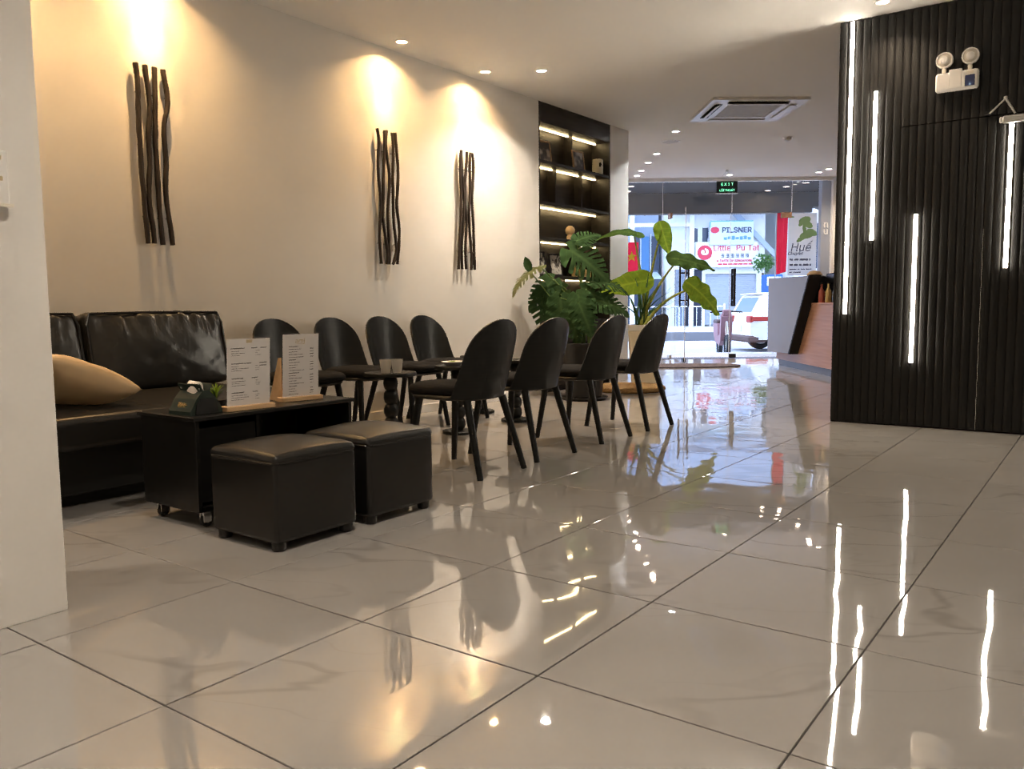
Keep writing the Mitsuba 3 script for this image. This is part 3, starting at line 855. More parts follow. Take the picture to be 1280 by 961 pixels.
# ------------------------------------------------------------------ low table on castors
t = thing('low_table', 'low black table cabinet on castors between the sofa and the poufs', 'table')
ax0, ax1, ay0, ay1 = -3.325, -2.93, 1.872, 2.70
put('top', cbox(ax0 - 0.012, ax1 + 0.012, ay0 - 0.012, ay1 + 0.012, 0.437, 0.455, 0.003), 'mat_black_lacquer', t)
put('side_panel', cbox(ax0, ax1, ay0, ay0 + 0.018, 0.068, 0.4365, 0.001), 'mat_black_lacquer', t)
put('side_panel', cbox(ax0, ax1, ay1 - 0.018, ay1, 0.068, 0.4365, 0.001), 'mat_black_lacquer', t)
put('back_panel', cbox(ax0 + 0.001, ax0 + 0.016, ay0 + 0.0185, ay1 - 0.0185, 0.086, 0.4365), 'mat_black_lacquer', t)
put('bottom', cbox(ax0 + 0.001, ax1 - 0.001, ay0 + 0.0185, ay1 - 0.0185, 0.068, 0.085), 'mat_black_lacquer', t)
d_ = put('door', cbox(ax1 - 0.04, ax1 - 0.024, ay0 + 0.03, ay0 + 0.30, 0.10, 0.405, 0.002), 'mat_black_lacquer', t)
put('handle', rod([ax1 - 0.018, ay0 + 0.27, 0.22], [ax1 - 0.018, ay0 + 0.27, 0.29], 0.004), 'mat_metal', d_)
put('divider', cbox(ax0 + 0.017, ax1 - 0.03, ay0 + 0.31, ay0 + 0.325, 0.0855, 0.4365), 'mat_black_lacquer', t)
for x in (ax0 + 0.05, ax1 - 0.035):
    for y in (ay0 + 0.045, ay1 - 0.05):
        c_ = put('castor', cat(cbox(x - 0.02, x + 0.02, y - 0.02, y + 0.02, 0.062, 0.0675), rod([x, y, 0.066], [x, y, 0.045], 0.007), cbox(x - 0.015, x - 0.012, y - 0.012, y + 0.024, 0.02, 0.058, 0.001), cbox(x + 0.012, x + 0.015, y - 0.012, y + 0.024, 0.02, 0.058, 0.001)), 'mat_chrome', t)
        put('wheel', lathe([(0, -0.0105), (0.021, -0.0105), (0.0255, -0.007), (0.0255, 0.007), (0.021, 0.0105), (0, 0.0105)], 24), 'mat_rubber', c_, smooth=40, M=tr(x, y + 0.008, 0.0258) @ rot(90, (0, 1, 0)))
        put('hub', lathe([(0, -0.0125), (0.010, -0.0125), (0.010, 0.0125), (0, 0.0125)], 18), 'mat_chrome', c_, M=tr(x, y + 0.008, 0.0258) @ rot(90, (0, 1, 0)))

# menus
def text(s, h, depth=0.0006, bold=False):
    return meshkit.text_mesh(s, h, depth, bold)


def menu(M, W, Hh, rows, logo, txt, prop):
    """An acrylic menu stand: local x across the page, y out of its face, z up."""
    t = thing('menu_stand', txt, 'menu stand', 'menu stands')
    lean = M @ rot(-4, (1, 0, 0))
    put('wooden_base', moved(cbox(-W / 2 - 0.012, W / 2 + 0.012, -0.032, 0.03, 0.0, 0.020, 0.002), M), 'mat_light_wood', t)
    put('back_prop', moved(moved(prism(Polygon([(-0.022, 0.0), (-0.115, 0.0), (-0.022, 0.20), (-0.006, 0.20), (-0.006, 0.022), (-0.022, 0.022)]), 0.008), basis([prop, -0.012, 0.0], [0, 1, 0], [0, 0, 1], [1, 0, 0])), M), 'mat_light_wood', t)
    put('sleeve', moved(cbox(-W / 2 - 0.003, W / 2 + 0.003, 0.0035, 0.0045, 0.018, Hh + 0.024), lean), 'mat_acrylic', t)
    pg = put('page', moved(cbox(-W / 2, W / 2, 0.0005, 0.0015, 0.02, Hh + 0.018), lean), 'mat_paper', t)
    up = basis([0, 0.0016, 0], [1, 0, 0], [0, 0, 1], [0, -1, 0])
    up = basis([0, 0.0017, 0], [-1, 0, 0], [0, 0, 1], [0, 1, 0])
    put('lettering', moved(cat(*[moved(cbox(x0, x1, z - hh / 2, z + hh / 2, 0, 0.0004), up) for x0, x1, z, hh in rows]), lean), 'mat_ink', pg)
    put('logo', moved(moved(logo, up), lean), 'mat_gold_ink', pg)


r9 = np.random.default_rng(11)
rows1 = []
for z, heads in ((0.262, ((-0.085, -0.02), (0.012, 0.04), (0.052, 0.085))), (0.198, ((-0.08, 0.012), (0.05, 0.085), (0.05, 0.083))), (0.135, ((-0.08, -0.025), (0.012, 0.042))), (0.075, ((-0.08, -0.022), (0.018, 0.042)))):
    for k, (a, b) in enumerate(heads):
        rows1.append((a, b, z - (0.012 if k == 2 and z < 0.25 else 0), 0.0042))
    for k in range(3):
        rows1.append((-0.08, -0.08 + 0.03 + 0.05 * r9.random(), z - 0.012 - 0.009 * k, 0.0022))
        rows1.append((0.03, 0.04 + 0.02 * r9.random(), z - 0.012 - 0.009 * k, 0.0018))
rows2 = []
for k in range(19):
    z = 0.252 - 0.0122 * k
    rows2.append((-0.062, -0.062 + 0.03 + 0.055 * r9.random(), z, 0.0040 if k % 5 == 0 else 0.0026))
    if k % 5:
        rows2.append((0.048, 0.066, z + 0.001, 0.0046 if k % 2 else 0.0026))


def page_matrix(x, y, z, deg):
    # the page faces +x turned by deg; its reading direction runs to the viewer's right
    return tr(x, y, z) @ rot(-90 + deg)


menu(page_matrix(-2.975, 2.157, 0.4555, -6), 0.20, 0.283, rows1, cbox(-0.012, 0.016, 0.284, 0.297, 0, 0.0005), 'left one of the two clear menu stands, with a small gold mark on top', -0.03)
lg = text('amj', 0.022, 0.0005)
lg.apply_translation([-0.004 - lg.bounds[:, 0].mean(), 0.268, 0])
menu(page_matrix(-3.055, 2.50, 0.4555, -9), 0.185, 0.29, rows2, cat(lg, cbox(-0.02, 0.018, 0.2625, 0.2637, 0, 0.0005)), 'right-hand menu stand with a price list and a wooden foot on the low black table', 0.08)

# tissue pouch
t = thing('tissue_holder', 'dark green leather tissue holder with gold lettering on the corner of the low table', 'tissue holder')
TM = tr(-3.06, 1.962, 0.4555) @ rot(-86)
prof_ = Polygon([(-0.075, 0.0), (0.075, 0.0), (0.075, 0.014), (0.046, 0.062), (0.014, 0.094), (-0.014, 0.094), (-0.046, 0.062), (-0.075, 0.014)])
put('cover', moved(moved(prism(prof_.buffer(0.003).buffer(-0.001), 0.14), basis([0, 0.07, 0], [1, 0, 0], [0, 0, 1], [0, -1, 0])), TM), 'mat_green_leather', t)
for y in (0.075, -0.071):
    put('side_gusset', moved(moved(prism(Polygon([(-0.055, 0), (0.055, 0), (0.05, 0.04), (0.03, 0.062), (-0.03, 0.062), (-0.05, 0.04)]), 0.004), basis([0, y, 0.002], [1, 0, 0], [0, 0, 1], [0, -1, 0])), TM), 'mat_black_matte', t)
for s in (-1, 1):
    put('flap', moved(moved(cbox(-0.003, 0.003, -0.072, 0.072, 0, 0.036, 0.002), rot(s * 24, (0, 1, 0))), TM @ tr(s * 0.014, 0, 0.090)), 'mat_green_leather', t)
    for y in (-0.058, 0.058):
        put('stud', moved(moved(lathe([(0, 0.004), (0.004, 0.003), (0.005, 0)], 12), rot(90, (0, 1, 0))), TM @ tr(0.0215 if s > 0 else -0.0265, y, 0.104)), 'mat_chrome', t)
tp = moved(pillow_mesh(0.07, 0.10, 0.05), rot(90, (0, 1, 0)) @ rot(14, (1, 0, 0)))
put('tissue', moved(tp, TM @ tr(0, 0, 0.098)), 'mat_tissue', t, smooth=60)
sq = np.linspace(0, 1, 60)
lt = cat(tube(np.stack([-0.026 + 0.052 * sq + 0.004 * np.sin(sq * 40), 0.008 + 0.008 * np.sin(sq * 31 + 0.6) * (1.1 - 0.6 * sq), 0 * sq], 1), 0.0011, 6), rod([-0.02, -0.005, 0], [0.024, -0.003, 0], 0.0007, n=6))
put('lettering', moved(lt, TM @ basis([0.0655, 0, 0.034], [0, 1, 0], [-0.517, 0, 0.856], [0.856, 0, 0.517]) @ tr(0, 0, 0.0022)), 'mat_gold', t)
# small plant beside it
t = thing('small_plant', 'little green grass plant on the low table beside the left menu stand', 'plant')
gp = tr(-3.18, 2.14, 0.4555)
put('bowl', lathe([(0, 0), (0.035, 0), (0.045, 0.03), (0.04, 0.03), (0, 0.024)], 20), 'mat_black_matte', t, smooth=40, M=gp)
for k in range(26):
    m_, uv_ = blade(0.075 + 0.03 * r5.random(), 0.0045, 0.9, 0.05, 8)
    scene[name('leaf', t)] = mikit.ply(moved(m_, gp @ tr(0, 0, 0.025) @ rot(360 * r5.random()) @ rot(-30 - 35 * r5.random(), (0, 1, 0))), 'mat_taro' if k % 3 else 'mat_blade', smooth=True, uv=uv_)

# ------------------------------------------------------------------ black shelves with lit edges
SX0, SX1, SY0, SY1 = -4.905, -4.662, 6.836, 8.248
t = thing('shelf_unit', 'tall black built-in shelf unit with warm light strips under its boards', 'shelf')
put('back_panel', cbox(SX0, SX0 + 0.015, SY0, SY1, 0.0, CZ - 0.002), 'mat_shelf', t)
put('side_panel', cbox(SX0 + 0.0155, SX1, SY0, SY0 + 0.02, 0.0, CZ - 0.002), 'mat_shelf', t)
put('side_panel', cbox(SX0 + 0.0155, SX1, SY1 - 0.02, SY1, 0.0, CZ - 0.002), 'mat_shelf', t)
put('header', cbox(SX0 + 0.0155, SX1, SY0 + 0.0205, SY1 - 0.0205, 2.675, CZ - 0.002), 'mat_shelf', t)
boards = [2.285, 1.885, 1.535, 1.155, 0.70]
for z in boards:
    put('board', cbox(SX0 + 0.0155, SX1 - 0.002, SY0 + 0.0205, SY1 - 0.0205, z, z + 0.03, 0.001), 'mat_shelf', t)
bays = {2.675: [7.66], 2.285: [7.345, 7.86], 1.885: [], 1.535: [7.72], 1.155: [7.50]}
tops = [2.675] + boards
for i, z in enumerate(tops[:-1]):
    low = tops[i + 1] + 0.031
    ds = bays[z]
    for y in ds:
        put('divider', cbox(SX0 + 0.0155, SX0 + 0.11, y - 0.009, y + 0.009, low, z - 0.001), 'mat_shelf', t)
    ends = [SY0 + 0.03] + [v for y in ds for v in (y - 0.03, y + 0.03)] + [SY1 - 0.05]
    for a, b in zip(ends[::2], ends[1::2]):
        put('light_bar', cbox(SX0 + 0.07, SX0 + 0.086, a, b, z - 0.014, z - 0.001), 'mat_lamp_glow', t, emitter=emit((1.0, 0.74, 0.36), 6.0 if z > 1.8 else 3.5, 0.3))
for k in range(3):
    y0 = SY0 + 0.021 + k * 0.457
    d_ = put('cupboard_door', cbox(SX1 - 0.02, SX1 - 0.001, y0 + 0.002, y0 + 0.454, 0.06, 0.697, 0.002), 'mat_shelf', t)
    put('knob', lathe([(0, 0.02), (0.010, 0.018), (0.011, 0.012), (0.005, 0.008), (0.005, 0)], 16), 'mat_chrome', d_, smooth=40, M=tr(SX1, y0 + (0.42 if k == 1 else 0.035), 0.62) @ rot(90, (0, 1, 0)))
put('plinth', cbox(SX1 - 0.05, SX1 - 0.03, SY0 + 0.021, SY1 - 0.021, 0.0, 0.06), 'mat_black_matte', t)


def photo(y, z, w, hh, m, txt, group, lean=8, frame='mat_frame_wood', x=-4.745):
    t = thing('picture_frame', txt, 'picture frame', group)
    M = tr(x, y, z) @ rot(-lean, (0, 1, 0)) @ rot(-6)
    b = 0.017
    put('border', moved(cat(cbox(-0.008, 0.006, -w / 2, w / 2, 0, b, 0.001), cbox(-0.008, 0.006, -w / 2, w / 2, hh - b, hh, 0.001), cbox(-0.008, 0.006, -w / 2, -w / 2 + b, 0, hh, 0.001), cbox(-0.008, 0.006, w / 2 - b, w / 2, 0, hh, 0.001)), M), frame, t)
    put('picture', moved(cbox(-0.006, 0.001, -w / 2 + b, w / 2 - b, b, hh - b), M), m, t)


photo(7.085, 2.3155, 0.20, 0.225, 'mat_photo', 'wooden photo frame at the left end of the top shelf', 'photo frames on the shelves')
photo(7.735, 2.3155, 0.20, 0.215, 'mat_photo', 'wooden photo frame in the middle of the top shelf', 'photo frames on the shelves')
photo(7.00, 1.1855, 0.17, 0.25, 'mat_sketch', 'pale framed picture cut off by the wall edge, on the shelf behind the monstera', 'photo frames on the shelves', 8, 'mat_shelf')
photo(7.28, 1.1855, 0.20, 0.235, 'mat_sketch', 'black and white framed picture on the shelf beside the top leaf of the monstera', 'photo frames on the shelves', 8, 'mat_shelf')
t = thing('white_canister', 'tall cream canister with a dark emblem at the right end of the top shelf', 'canister')
put('body', lathe([(0, 0), (0.058, 0), (0.06, 0.004), (0.06, 0.165), (0.056, 0.172), (0, 0.174)], 28), 'mat_vase', t, smooth=40, M=tr(-4.755, 8.13, 2.3155))
put('emblem', moved(cat(cbox(0.0585, 0.061, -0.012, 0.014, 0.085, 0.13), cbox(0.0585, 0.061, -0.004, 0.02, 0.10, 0.12)), tr(-4.755, 8.13, 2.3155) @ rot(-32)), 'mat_shelf', t)
t = thing('wooden_figure', 'pale turned wooden figure with a round head on the shelf above the monstera', 'figurine')
put('body', lathe([(0, 0), (0.044, 0), (0.046, 0.006), (0.036, 0.045), (0.028, 0.062), (0, 0.064)], 28), 'mat_pale_wood', t, smooth=50, M=tr(-4.755, 7.555, 1.5655))
put('head', trimesh.creation.icosphere(subdivisions=3, radius=0.052), 'mat_pale_wood', t, smooth=True, M=tr(-4.755, 7.555, 1.5655 + 0.106))
for k, (y, w, hh, m) in enumerate(((7.66, 0.05, 0.12, 'mat_gold'), (7.80, 0.075, 0.085, 'mat_gold'), (7.90, 0.07, 0.07, 'mat_gold'))):
    tag(put('gold_box', cbox(-4.79, -4.79 + w, y - w / 2, y + w / 2, 1.1855, 1.1855 + hh, 0.004), m, None), ('tallest of the small gold boxes half hidden by the top monstera leaf', 'middle one of the small gold boxes behind the monstera', 'right-hand small gold box on the shelf behind the monstera')[k], 'box', 'gold boxes on the shelf')
tag(put('shelf_jar', lathe([(0, 0), (0.035, 0), (0.036, 0.08), (0.028, 0.10), (0.028, 0.115), (0, 0.118)], 22), 'mat_vase', smooth=40, M=tr(-4.75, 7.58, 0.7305)), 'small cream jar low on the shelves, seen between the monstera leaves', 'jar')
tag(put('shelf_jar', lathe([(0, 0), (0.04, 0), (0.042, 0.05), (0.02, 0.075), (0, 0.078)], 22), 'mat_red_small', smooth=40, M=tr(-4.75, 7.95, 0.7305)), 'small reddish jar low on the shelves behind the monstera', 'jar')
tag(put('shelf_jar', lathe([(0, 0), (0.045, 0), (0.05, 0.06), (0.03, 0.09), (0, 0.092)], 22), 'mat_vase', smooth=40, M=tr(-4.75, 7.08, 0.7305)), 'round cream jar at the left end of the lowest open shelf', 'jar')

# ------------------------------------------------------------------ monstera
def monstera_leaf(L, seed, slots=5, droop=0.5, cup=0.25):
    """A heart-shaped split leaf: the stalk joins at the origin, the tip lies along +x."""
    r = np.random.default_rng(seed)
    a = np.linspace(0, 1, 40)
    half = 0.40 * np.sin(math.pi * a ** 0.72) ** 0.75 * (1 - 0.18 * a)
    xs_ = -0.16 + 1.16 * a
    out = [(x, y) for x, y in zip(xs_, half)] + [(x, -y) for x, y in zip(xs_[::-1], half[::-1])]
    poly = Polygon(out).buffer(0)
    poly = poly.difference(Polygon([(-0.3, 0.11), (0.0, 0.012), (0.0, -0.012), (-0.3, -0.11)]))
    for side in (1, -1):
        for k in range(slots):
            s = 0.04 + 0.72 * (k + 0.3 + 0.3 * r.random()) / slots
            ang = math.radians(side * (72 - 34 * k / slots))
            o = np.array([s, 0.0])
            d = np.array([math.cos(ang), math.sin(ang)])
            n_ = np.array([-d[1], d[0]])
            i0, w = 0.075 + 0.05 * r.random(), 0.015 + 0.012 * r.random()
            q = [o + d * i0, o + d * (i0 + 0.06) + n_ * w * 0.7, o + d * 0.8 + n_ * w * 2.1, o + d * 0.8 - n_ * w * 2.1, o + d * (i0 + 0.06) - n_ * w * 0.7]
            poly = poly.difference(Polygon(q))
    poly = poly.buffer(-0.004).buffer(0.004)
    if poly.geom_type != 'Polygon':
        poly = max(poly.geoms, key=lambda g: g.area)
    poly = shapely.segmentize(poly, 0.05)
    v2, f = trimesh.creation.triangulate_polygon(poly, engine='earcut')
    m = trimesh.Trimesh(np.c_[v2, np.zeros(len(v2))], f, process=False)
    v, f = trimesh.remesh.subdivide_to_size(m.vertices, m.faces, 0.07, max_iter=8)
    m = trimesh.Trimesh(v, f, process=True)
    v = m.vertices.copy()
    uv = np.c_[v[:, 0], v[:, 1]]
    x, y = v[:, 0], v[:, 1]
    z = -droop * 0.5 * np.maximum(x, 0) ** 2 - cup * y ** 2 * 1.5 + 0.05 * np.abs(y) + 0.02 * np.sin(26 * x + 9 * np.abs(y) + seed) * np.abs(y) * 3
    m.vertices = np.c_[x - 0.15 * droop * np.maximum(x, 0) ** 3, y, z] * L
    return m, uv


def leaf_pose(o, tip, up):
    ex = np.asarray(tip, float)
    ex = ex / np.linalg.norm(ex)
    ez = np.asarray(up, float)
    ez = ez - ex * (ez @ ex)
    ez /= np.linalg.norm(ez)
    return basis(o, ex, np.cross(ez, ex), ez)


t = thing('monstera_plant', 'large dark green monstera with split leaves in a black pot before the shelves', 'potted plant')
MP = np.array([-4.03, 6.64, 0.0])
put('pot', lathe([(0, 0.03), (0.165, 0.03), (0.172, 0.04), (0.195, 0.50), (0.20, 0.53), (0.188, 0.535), (0.182, 0.49), (0, 0.485)], 36), 'mat_pot_black', t, smooth=40, M=tr(*MP))
put('saucer', lathe([(0, 0), (0.20, 0), (0.225, 0.028), (0.218, 0.03), (0, 0.022)], 36), 'mat_pot_black', t, smooth=40, M=tr(*MP))
put('soil', lathe([(0, 0.51), (0.12, 0.505), (0.180, 0.492)], 28), 'mat_soil', t, smooth=40, M=tr(*MP))
VIEW = np.array([0.5, -0.86, 0.1])
leaves = [  # stalk joint, tip direction, upper side, length, material, seed, droop
    ((-4.16, 6.60, 1.40), (0.75, 0.25, -0.52), (0.30, -0.80, 0.62), 0.50, 'mat_monstera', 1, 0.5),
    ((-4.34, 6.52, 1.03), (0.10, -0.15, -0.98), (0.45, -0.80, 0.35), 0.50, 'mat_monstera', 2, 0.5),
    ((-4.02, 6.62, 1.02), (0.90, 0.42, -0.42), (0.20, -0.75, 0.62), 0.44, 'mat_monstera', 3, 0.5),
    ((-4.38, 6.42, 1.24), (-0.42, -0.62, -0.28), (-0.10, -0.30, 0.95), 0.40, 'mat_monstera_dry', 4, 0.9),
    ((-4.10, 6.54, 0.84), (0.25, -0.1, -0.95), (0.55, -0.8, 0.25), 0.34, 'mat_monstera', 5, 0.4),
    ((-4.22, 6.60, 1.02), (-0.75, -0.25, -0.5), (0.3, -0.7, 0.6), 0.40, 'mat_monstera', 6, 0.6),
    ((-3.98, 6.70, 1.10), (0.80, 0.50, 0.05), (0.1, -0.45, 0.9), 0.40, 'mat_monstera', 7, 0.9),
    ((-4.12, 6.66, 1.48), (0.45, 0.75, 0.35), (0.3, -0.7, 0.6), 0.30, 'mat_monstera', 8, 0.4),
    ((-4.05, 6.56, 0.98), (0.55, -0.2, -0.8), (0.45, -0.8, 0.4), 0.36, 'mat_monstera', 9, 0.5),
    ((-4.30, 6.60, 0.86), (-0.55, 0.1, -0.75), (0.2, -0.9, 0.3), 0.36, 'mat_monstera', 10, 0.5),
    ((-3.93, 6.66, 0.93), (0.95, 0.3, -0.15), (0.2, -0.6, 0.8), 0.38, 'mat_monstera', 11, 0.8),
    ((-4.32, 6.56, 1.12), (-0.5, -0.5, -0.7), (0.3, -0.8, 0.55), 0.40, 'mat_monstera', 12, 0.5),
    ((-4.00, 6.50, 0.90), (0.5, -0.1, -0.85), (0.5, -0.8, 0.35), 0.36, 'mat_monstera', 13, 0.5),
    ((-4.20, 6.50, 0.95), (0.15, -0.1, -0.95), (0.5, -0.8, 0.3), 0.40, 'mat_monstera', 14, 0.5),
]
for o, tip, up, L, m, seed, droop in leaves:
    me, uv_ = monstera_leaf(L, seed, 7, droop)
    o = np.array(o)
    root = MP + [0.05 * math.cos(seed * 2.1), 0.05 * math.sin(seed * 2.1), 0.50]
    mid = root * 0.45 + o * 0.55 + [0.02 * math.sin(seed), 0.02, 0.16]
    k = put('stalk', tube(spline([root, mid, o], 18), np.linspace(0.011, 0.006, 18), 8), 'mat_stem', t, smooth=50)
    scene[name('leaf', t)] = mikit.ply(moved(me, leaf_pose(o, tip, up)), m, smooth=True, uv=uv_)
me, uv_ = blade(0.15, 0.045, -0.3, 0, 10, 0.5)
scene[name('leaf', t)] = mikit.ply(moved(me, leaf_pose((-4.46, 6.38, 1.20), (-0.25, -0.2, 0.95), (0.6, -0.7, -0.1))), 'mat_monstera', smooth=True, uv=uv_)
put('stalk', tube(spline([(-4.20, 6.58, 0.75), (-4.36, 6.45, 1.05), (-4.46, 6.38, 1.20)], 16), 0.006, 8), 'mat_stem', t, smooth=50)

# ------------------------------------------------------------------ taro plant in the cream pot
def taro_leaf(L, seed, droop=0.5, wave=1.0):
    a = np.linspace(0, 1, 30)
    n = 8
    v, uv, f = [], [], []
    for i, s in enumerate(a):
        w = 0.36 * math.sin(math.pi * s ** 0.62) ** 0.7 * (1 - 0.25 * s) if 0 < s < 1 else 0.0
        for j in range(-n, n + 1):
            q = j / n
            y = q * w
            back = -0.22 * abs(q) ** 1.6 * (1 - s) ** 1.5
            x = -0.12 + 1.1 * s + back
            z = -droop * 0.5 * max(x, 0) ** 2 - 0.35 * y * y + 0.10 * abs(y) + wave * 0.05 * math.sin(s * 21 + seed + (1.3 if q > 0 else 0)) * abs(q) ** 2
            v.append([x, y, z])
            uv.append([s, y])
    m_ = 2 * n + 1
    for i in range(len(a) - 1):
        for j in range(2 * n):
            p = i * m_ + j
            f += [[p, p + m_, p + m_ + 1], [p, p + m_ + 1, p + 1]]
    return trimesh.Trimesh(np.array(v) * L, np.array(f), process=False), np.array(uv)


t = thing('taro_plant', 'bright green large-leaved taro plant in a tall cream pot near the glass front', 'potted plant')
TP = np.array([-4.28, 8.34, 0.0])
pm = rbox(-0.16, 0.16, -0.16, 0.16, 0.0, 0.60, 0.02)
v = pm.vertices.copy()
v[:, :2] *= (0.86 + 0.24 * v[:, 2:] / 0.60)
pm.vertices = v
put('pot', pm, 'mat_pot_cream', t, smooth=40, M=tr(*TP) @ rot(30))
put('rim', cat(*[moved(cbox(-0.175, 0.175, 0.145, 0.175, 0.595, 0.66, 0.004), rot(90 * q)) for q in range(4)]), 'mat_pot_white', t, M=tr(*TP) @ rot(30))
put('soil', cbox(-0.145, 0.145, -0.145, 0.145, 0.60, 0.64), 'mat_soil', t, M=tr(*TP) @ rot(30))
tl = [((-4.33, 8.18, 1.66), (-0.60, -0.50, 0.22), (0.25, -0.30, 0.95), 0.38, 'mat_taro_dark', 1, 1.1, 0.3),
      ((-4.05, 8.30, 1.69), (0.25, 0.15, -0.90), (0.42, -0.85, 0.35), 0.29, 'mat_taro', 2, 0.3, 1.0),
      ((-3.83, 8.26, 1.36), (0.80, 0.55, -0.16), (0.22, -0.62, 0.78), 0.42, 'mat_taro_dark', 3, 0.35, 0.7),
      ((-3.66, 8.30, 1.05), (0.62, 0.35, -0.60), (0.40, -0.75, 0.62), 0.40, 'mat_taro', 4, 0.6, 1.2),
      ((-4.22, 8.12, 1.13), (-0.82, -0.50, -0.16), (0.35, -0.80, 0.48), 0.46, 'mat_taro', 5, 0.3, 0.4)]
for o, tip, up, L, m, seed, droop, wave in tl:
    me, uv_ = taro_leaf(L, seed, droop, wave)
    o = np.array(o)
    root = TP + [0.04 * math.cos(seed * 1.3), 0.04 * math.sin(seed * 1.3), 0.63]
    mid = root * 0.5 + o * 0.5 + [0, 0, 0.10]
    put('stalk', tube(spline([root, mid, o], 18), np.linspace(0.024, 0.007, 18), 10), 'mat_taro_stem', t, smooth=50)
    scene[name('leaf', t)] = mikit.ply(moved(me, leaf_pose(o, tip, up)), m, smooth=True, uv=uv_)
r6 = np.random.default_rng(21)
for k in range(22):
    me, uv_ = blade(0.50 + 0.25 * r6.random(), 0.012, 0.55, 0.02, 12)
    az, el = -120 + 230 * r6.random(), 38 + 45 * r6.random()
    scene[name('blade', t)] = mikit.ply(moved(me, tr(*(TP + [-0.06 + 0.05 * r6.normal(), 0.03 * r6.normal(), 0.64])) @ rot(az) @ rot(-el, (0, 1, 0))), 'mat_blade', smooth=True, uv=uv_)

tag(put('straw_mat', lathe([(0, 0.0), (0.35, 0.0), (0.372, 0.012), (0.375, 0.03), (0.365, 0.046), (0.34, 0.05)] + [(0.34 - 0.02 * i, 0.05 + 0.003 * (i % 2)) for i in range(1, 17)] + [(0, 0.05)], 56), 'mat_straw', smooth=30, M=tr(-4.07, 7.6, 0)), 'round thick woven straw mat on the floor behind the last black chair', 'mat')
tag(put('doormat', moved(moved(prism(affinity.scale(Point(0, 0).buffer(1, 32), 0.82, 0.36), 0.018), tr(2.33, 11.75, 0)), FRONT), 'mat_doormat'), 'dark oval doormat on the floor before the glass doors', 'doormat')

# ------------------------------------------------------------------ glass front, doors, exit sign
D0 = 13.4
struct('wall_front', front(cat(cbox(-0.9, 1.55, D0, D0 + 0.12, -0.01, CZ), cbox(5.03, 6.4, D0, D0 + 0.12, -0.01, CZ))), 'mat_facade', 'grey wall at the ends of the glass front')
struct('trim_1', front(cbox(1.55, 5.03, D0 - 0.03, D0 + 0.05, CZ - 0.055, CZ)), 'mat_white', 'white strip above the glass front')
struct('trim_2', front(cbox(1.2, 5.3, D0 - 0.10, D0 + 0.3, -0.05, 0.004)), 'mat_plinth', 'dark stone threshold under the glass front')


def pane(s0, s1, z0, z1, kind, n_):
    k = tag(name(kind), None, None, None, 'structure')
    put('pane', front(trimesh.Trimesh([[s0, D0, z0], [s1, D0, z0], [s1, D0, z1], [s0, D0, z1]], [[0, 1, 2], [0, 2, 3]])), 'mat_pane', k)
    return k


for i, (s0, s1, z0, z1) in enumerate(((1.555, 2.325, 0.006, CZ - 0.057), (2.33, 3.425, 2.325, CZ - 0.057), (3.43, 4.375, 2.325, CZ - 0.057), (4.38, 5.025, 0.006, CZ - 0.057))):
    k = pane(s0, s1, z0, z1, f'window_{i + 1}', i)
    put('edge', front(cbox(s1 - 0.004, s1 + 0.003, D0 - 0.005, D0 + 0.005, z0, z1)), 'mat_rail', k)


def glass_door(n_, s0, s1, M, txt, hinge_right):
    k = tag(name(f'door_{n_}'), txt, None, None, 'structure')
    put('pane', moved(front(trimesh.Trimesh([[s0, D0, 0.02], [s1, D0, 0.02], [s1, D0, 2.31], [s0, D0, 2.31]], [[0, 1, 2], [0, 2, 3]])), M), 'mat_pane', k)
    hs = s0 + 0.06 if hinge_right else s1 - 0.06
    fs = s1 if hinge_right else s0
    a, b = (fs - 0.17, fs) if hinge_right else (fs, fs + 0.17)
    put('patch_fitting', moved(front(cbox(a, b, D0 - 0.018, D0 + 0.018, 2.235, 2.322, 0.004)), M), 'mat_patch', k)
    put('patch_fitting', moved(front(cbox(a, b, D0 - 0.018, D0 + 0.018, 0.012, 0.07, 0.004)), M), 'mat_metal', k)
    put('lock', moved(front(cbox(hs - 0.055, hs + 0.055, D0 - 0.02, D0 + 0.02, 0.012, 0.075, 0.006)), M), 'mat_black_metal', k)
    put('edge', moved(front(cbox((s0 if hinge_right else s1) - 0.004, (s0 if hinge_right else s1) + 0.004, D0 - 0.005, D0 + 0.005, 0.02, 2.31)), M), 'mat_rail', k)
    for dd in (-0.065, 0.065):
        hm = cat(cbox(hs - 0.02, hs + 0.02, D0 + dd - 0.012, D0 + dd + 0.012, 0.84, 1.44, 0.005), cbox(hs - 0.012, hs + 0.012, D0 + min(dd, 0), D0 + max(dd, 0), 0.925, 0.945), cbox(hs - 0.012, hs + 0.012, D0 + min(dd, 0), D0 + max(dd, 0), 1.335, 1.355))
        put('handle', moved(front(hm), M), 'mat_black_metal', k)


hinge = E1 * 2.43 + E2 * D0
glass_door(3, 2.40, 3.40, rot(-86, (0, 0, 1), hinge), 'left leaf of the glass double door, swung open into the room, with a black ladder handle', False)
glass_door(4, 3.405, 4.375, np.eye(4), 'right leaf of the glass double door, closed, with a black bar handle', True)

t = thing('exit_sign', 'small green and black exit sign hanging from the ceiling before the glass front', 'exit sign')
put('housing', front(cbox(2.985, 3.295, 12.585, 12.615, 2.53, 2.70, 0.003)), 'mat_exit_black', t)
put('rail', front(cbox(2.98, 3.30, 12.58, 12.62, 2.701, 2.711)), 'mat_white_plastic', t)
put('rail', front(cbox(2.98, 3.30, 12.575, 12.625, 2.517, 2.529)), 'mat_white_plastic', t)


def centred(s, h, depth=0.002, bold=False):
    m = text(s, h, depth, bold)
    m.apply_translation([-m.bounds[:, 0].mean(), -m.bounds[:, 1].mean(), 0])
    return m


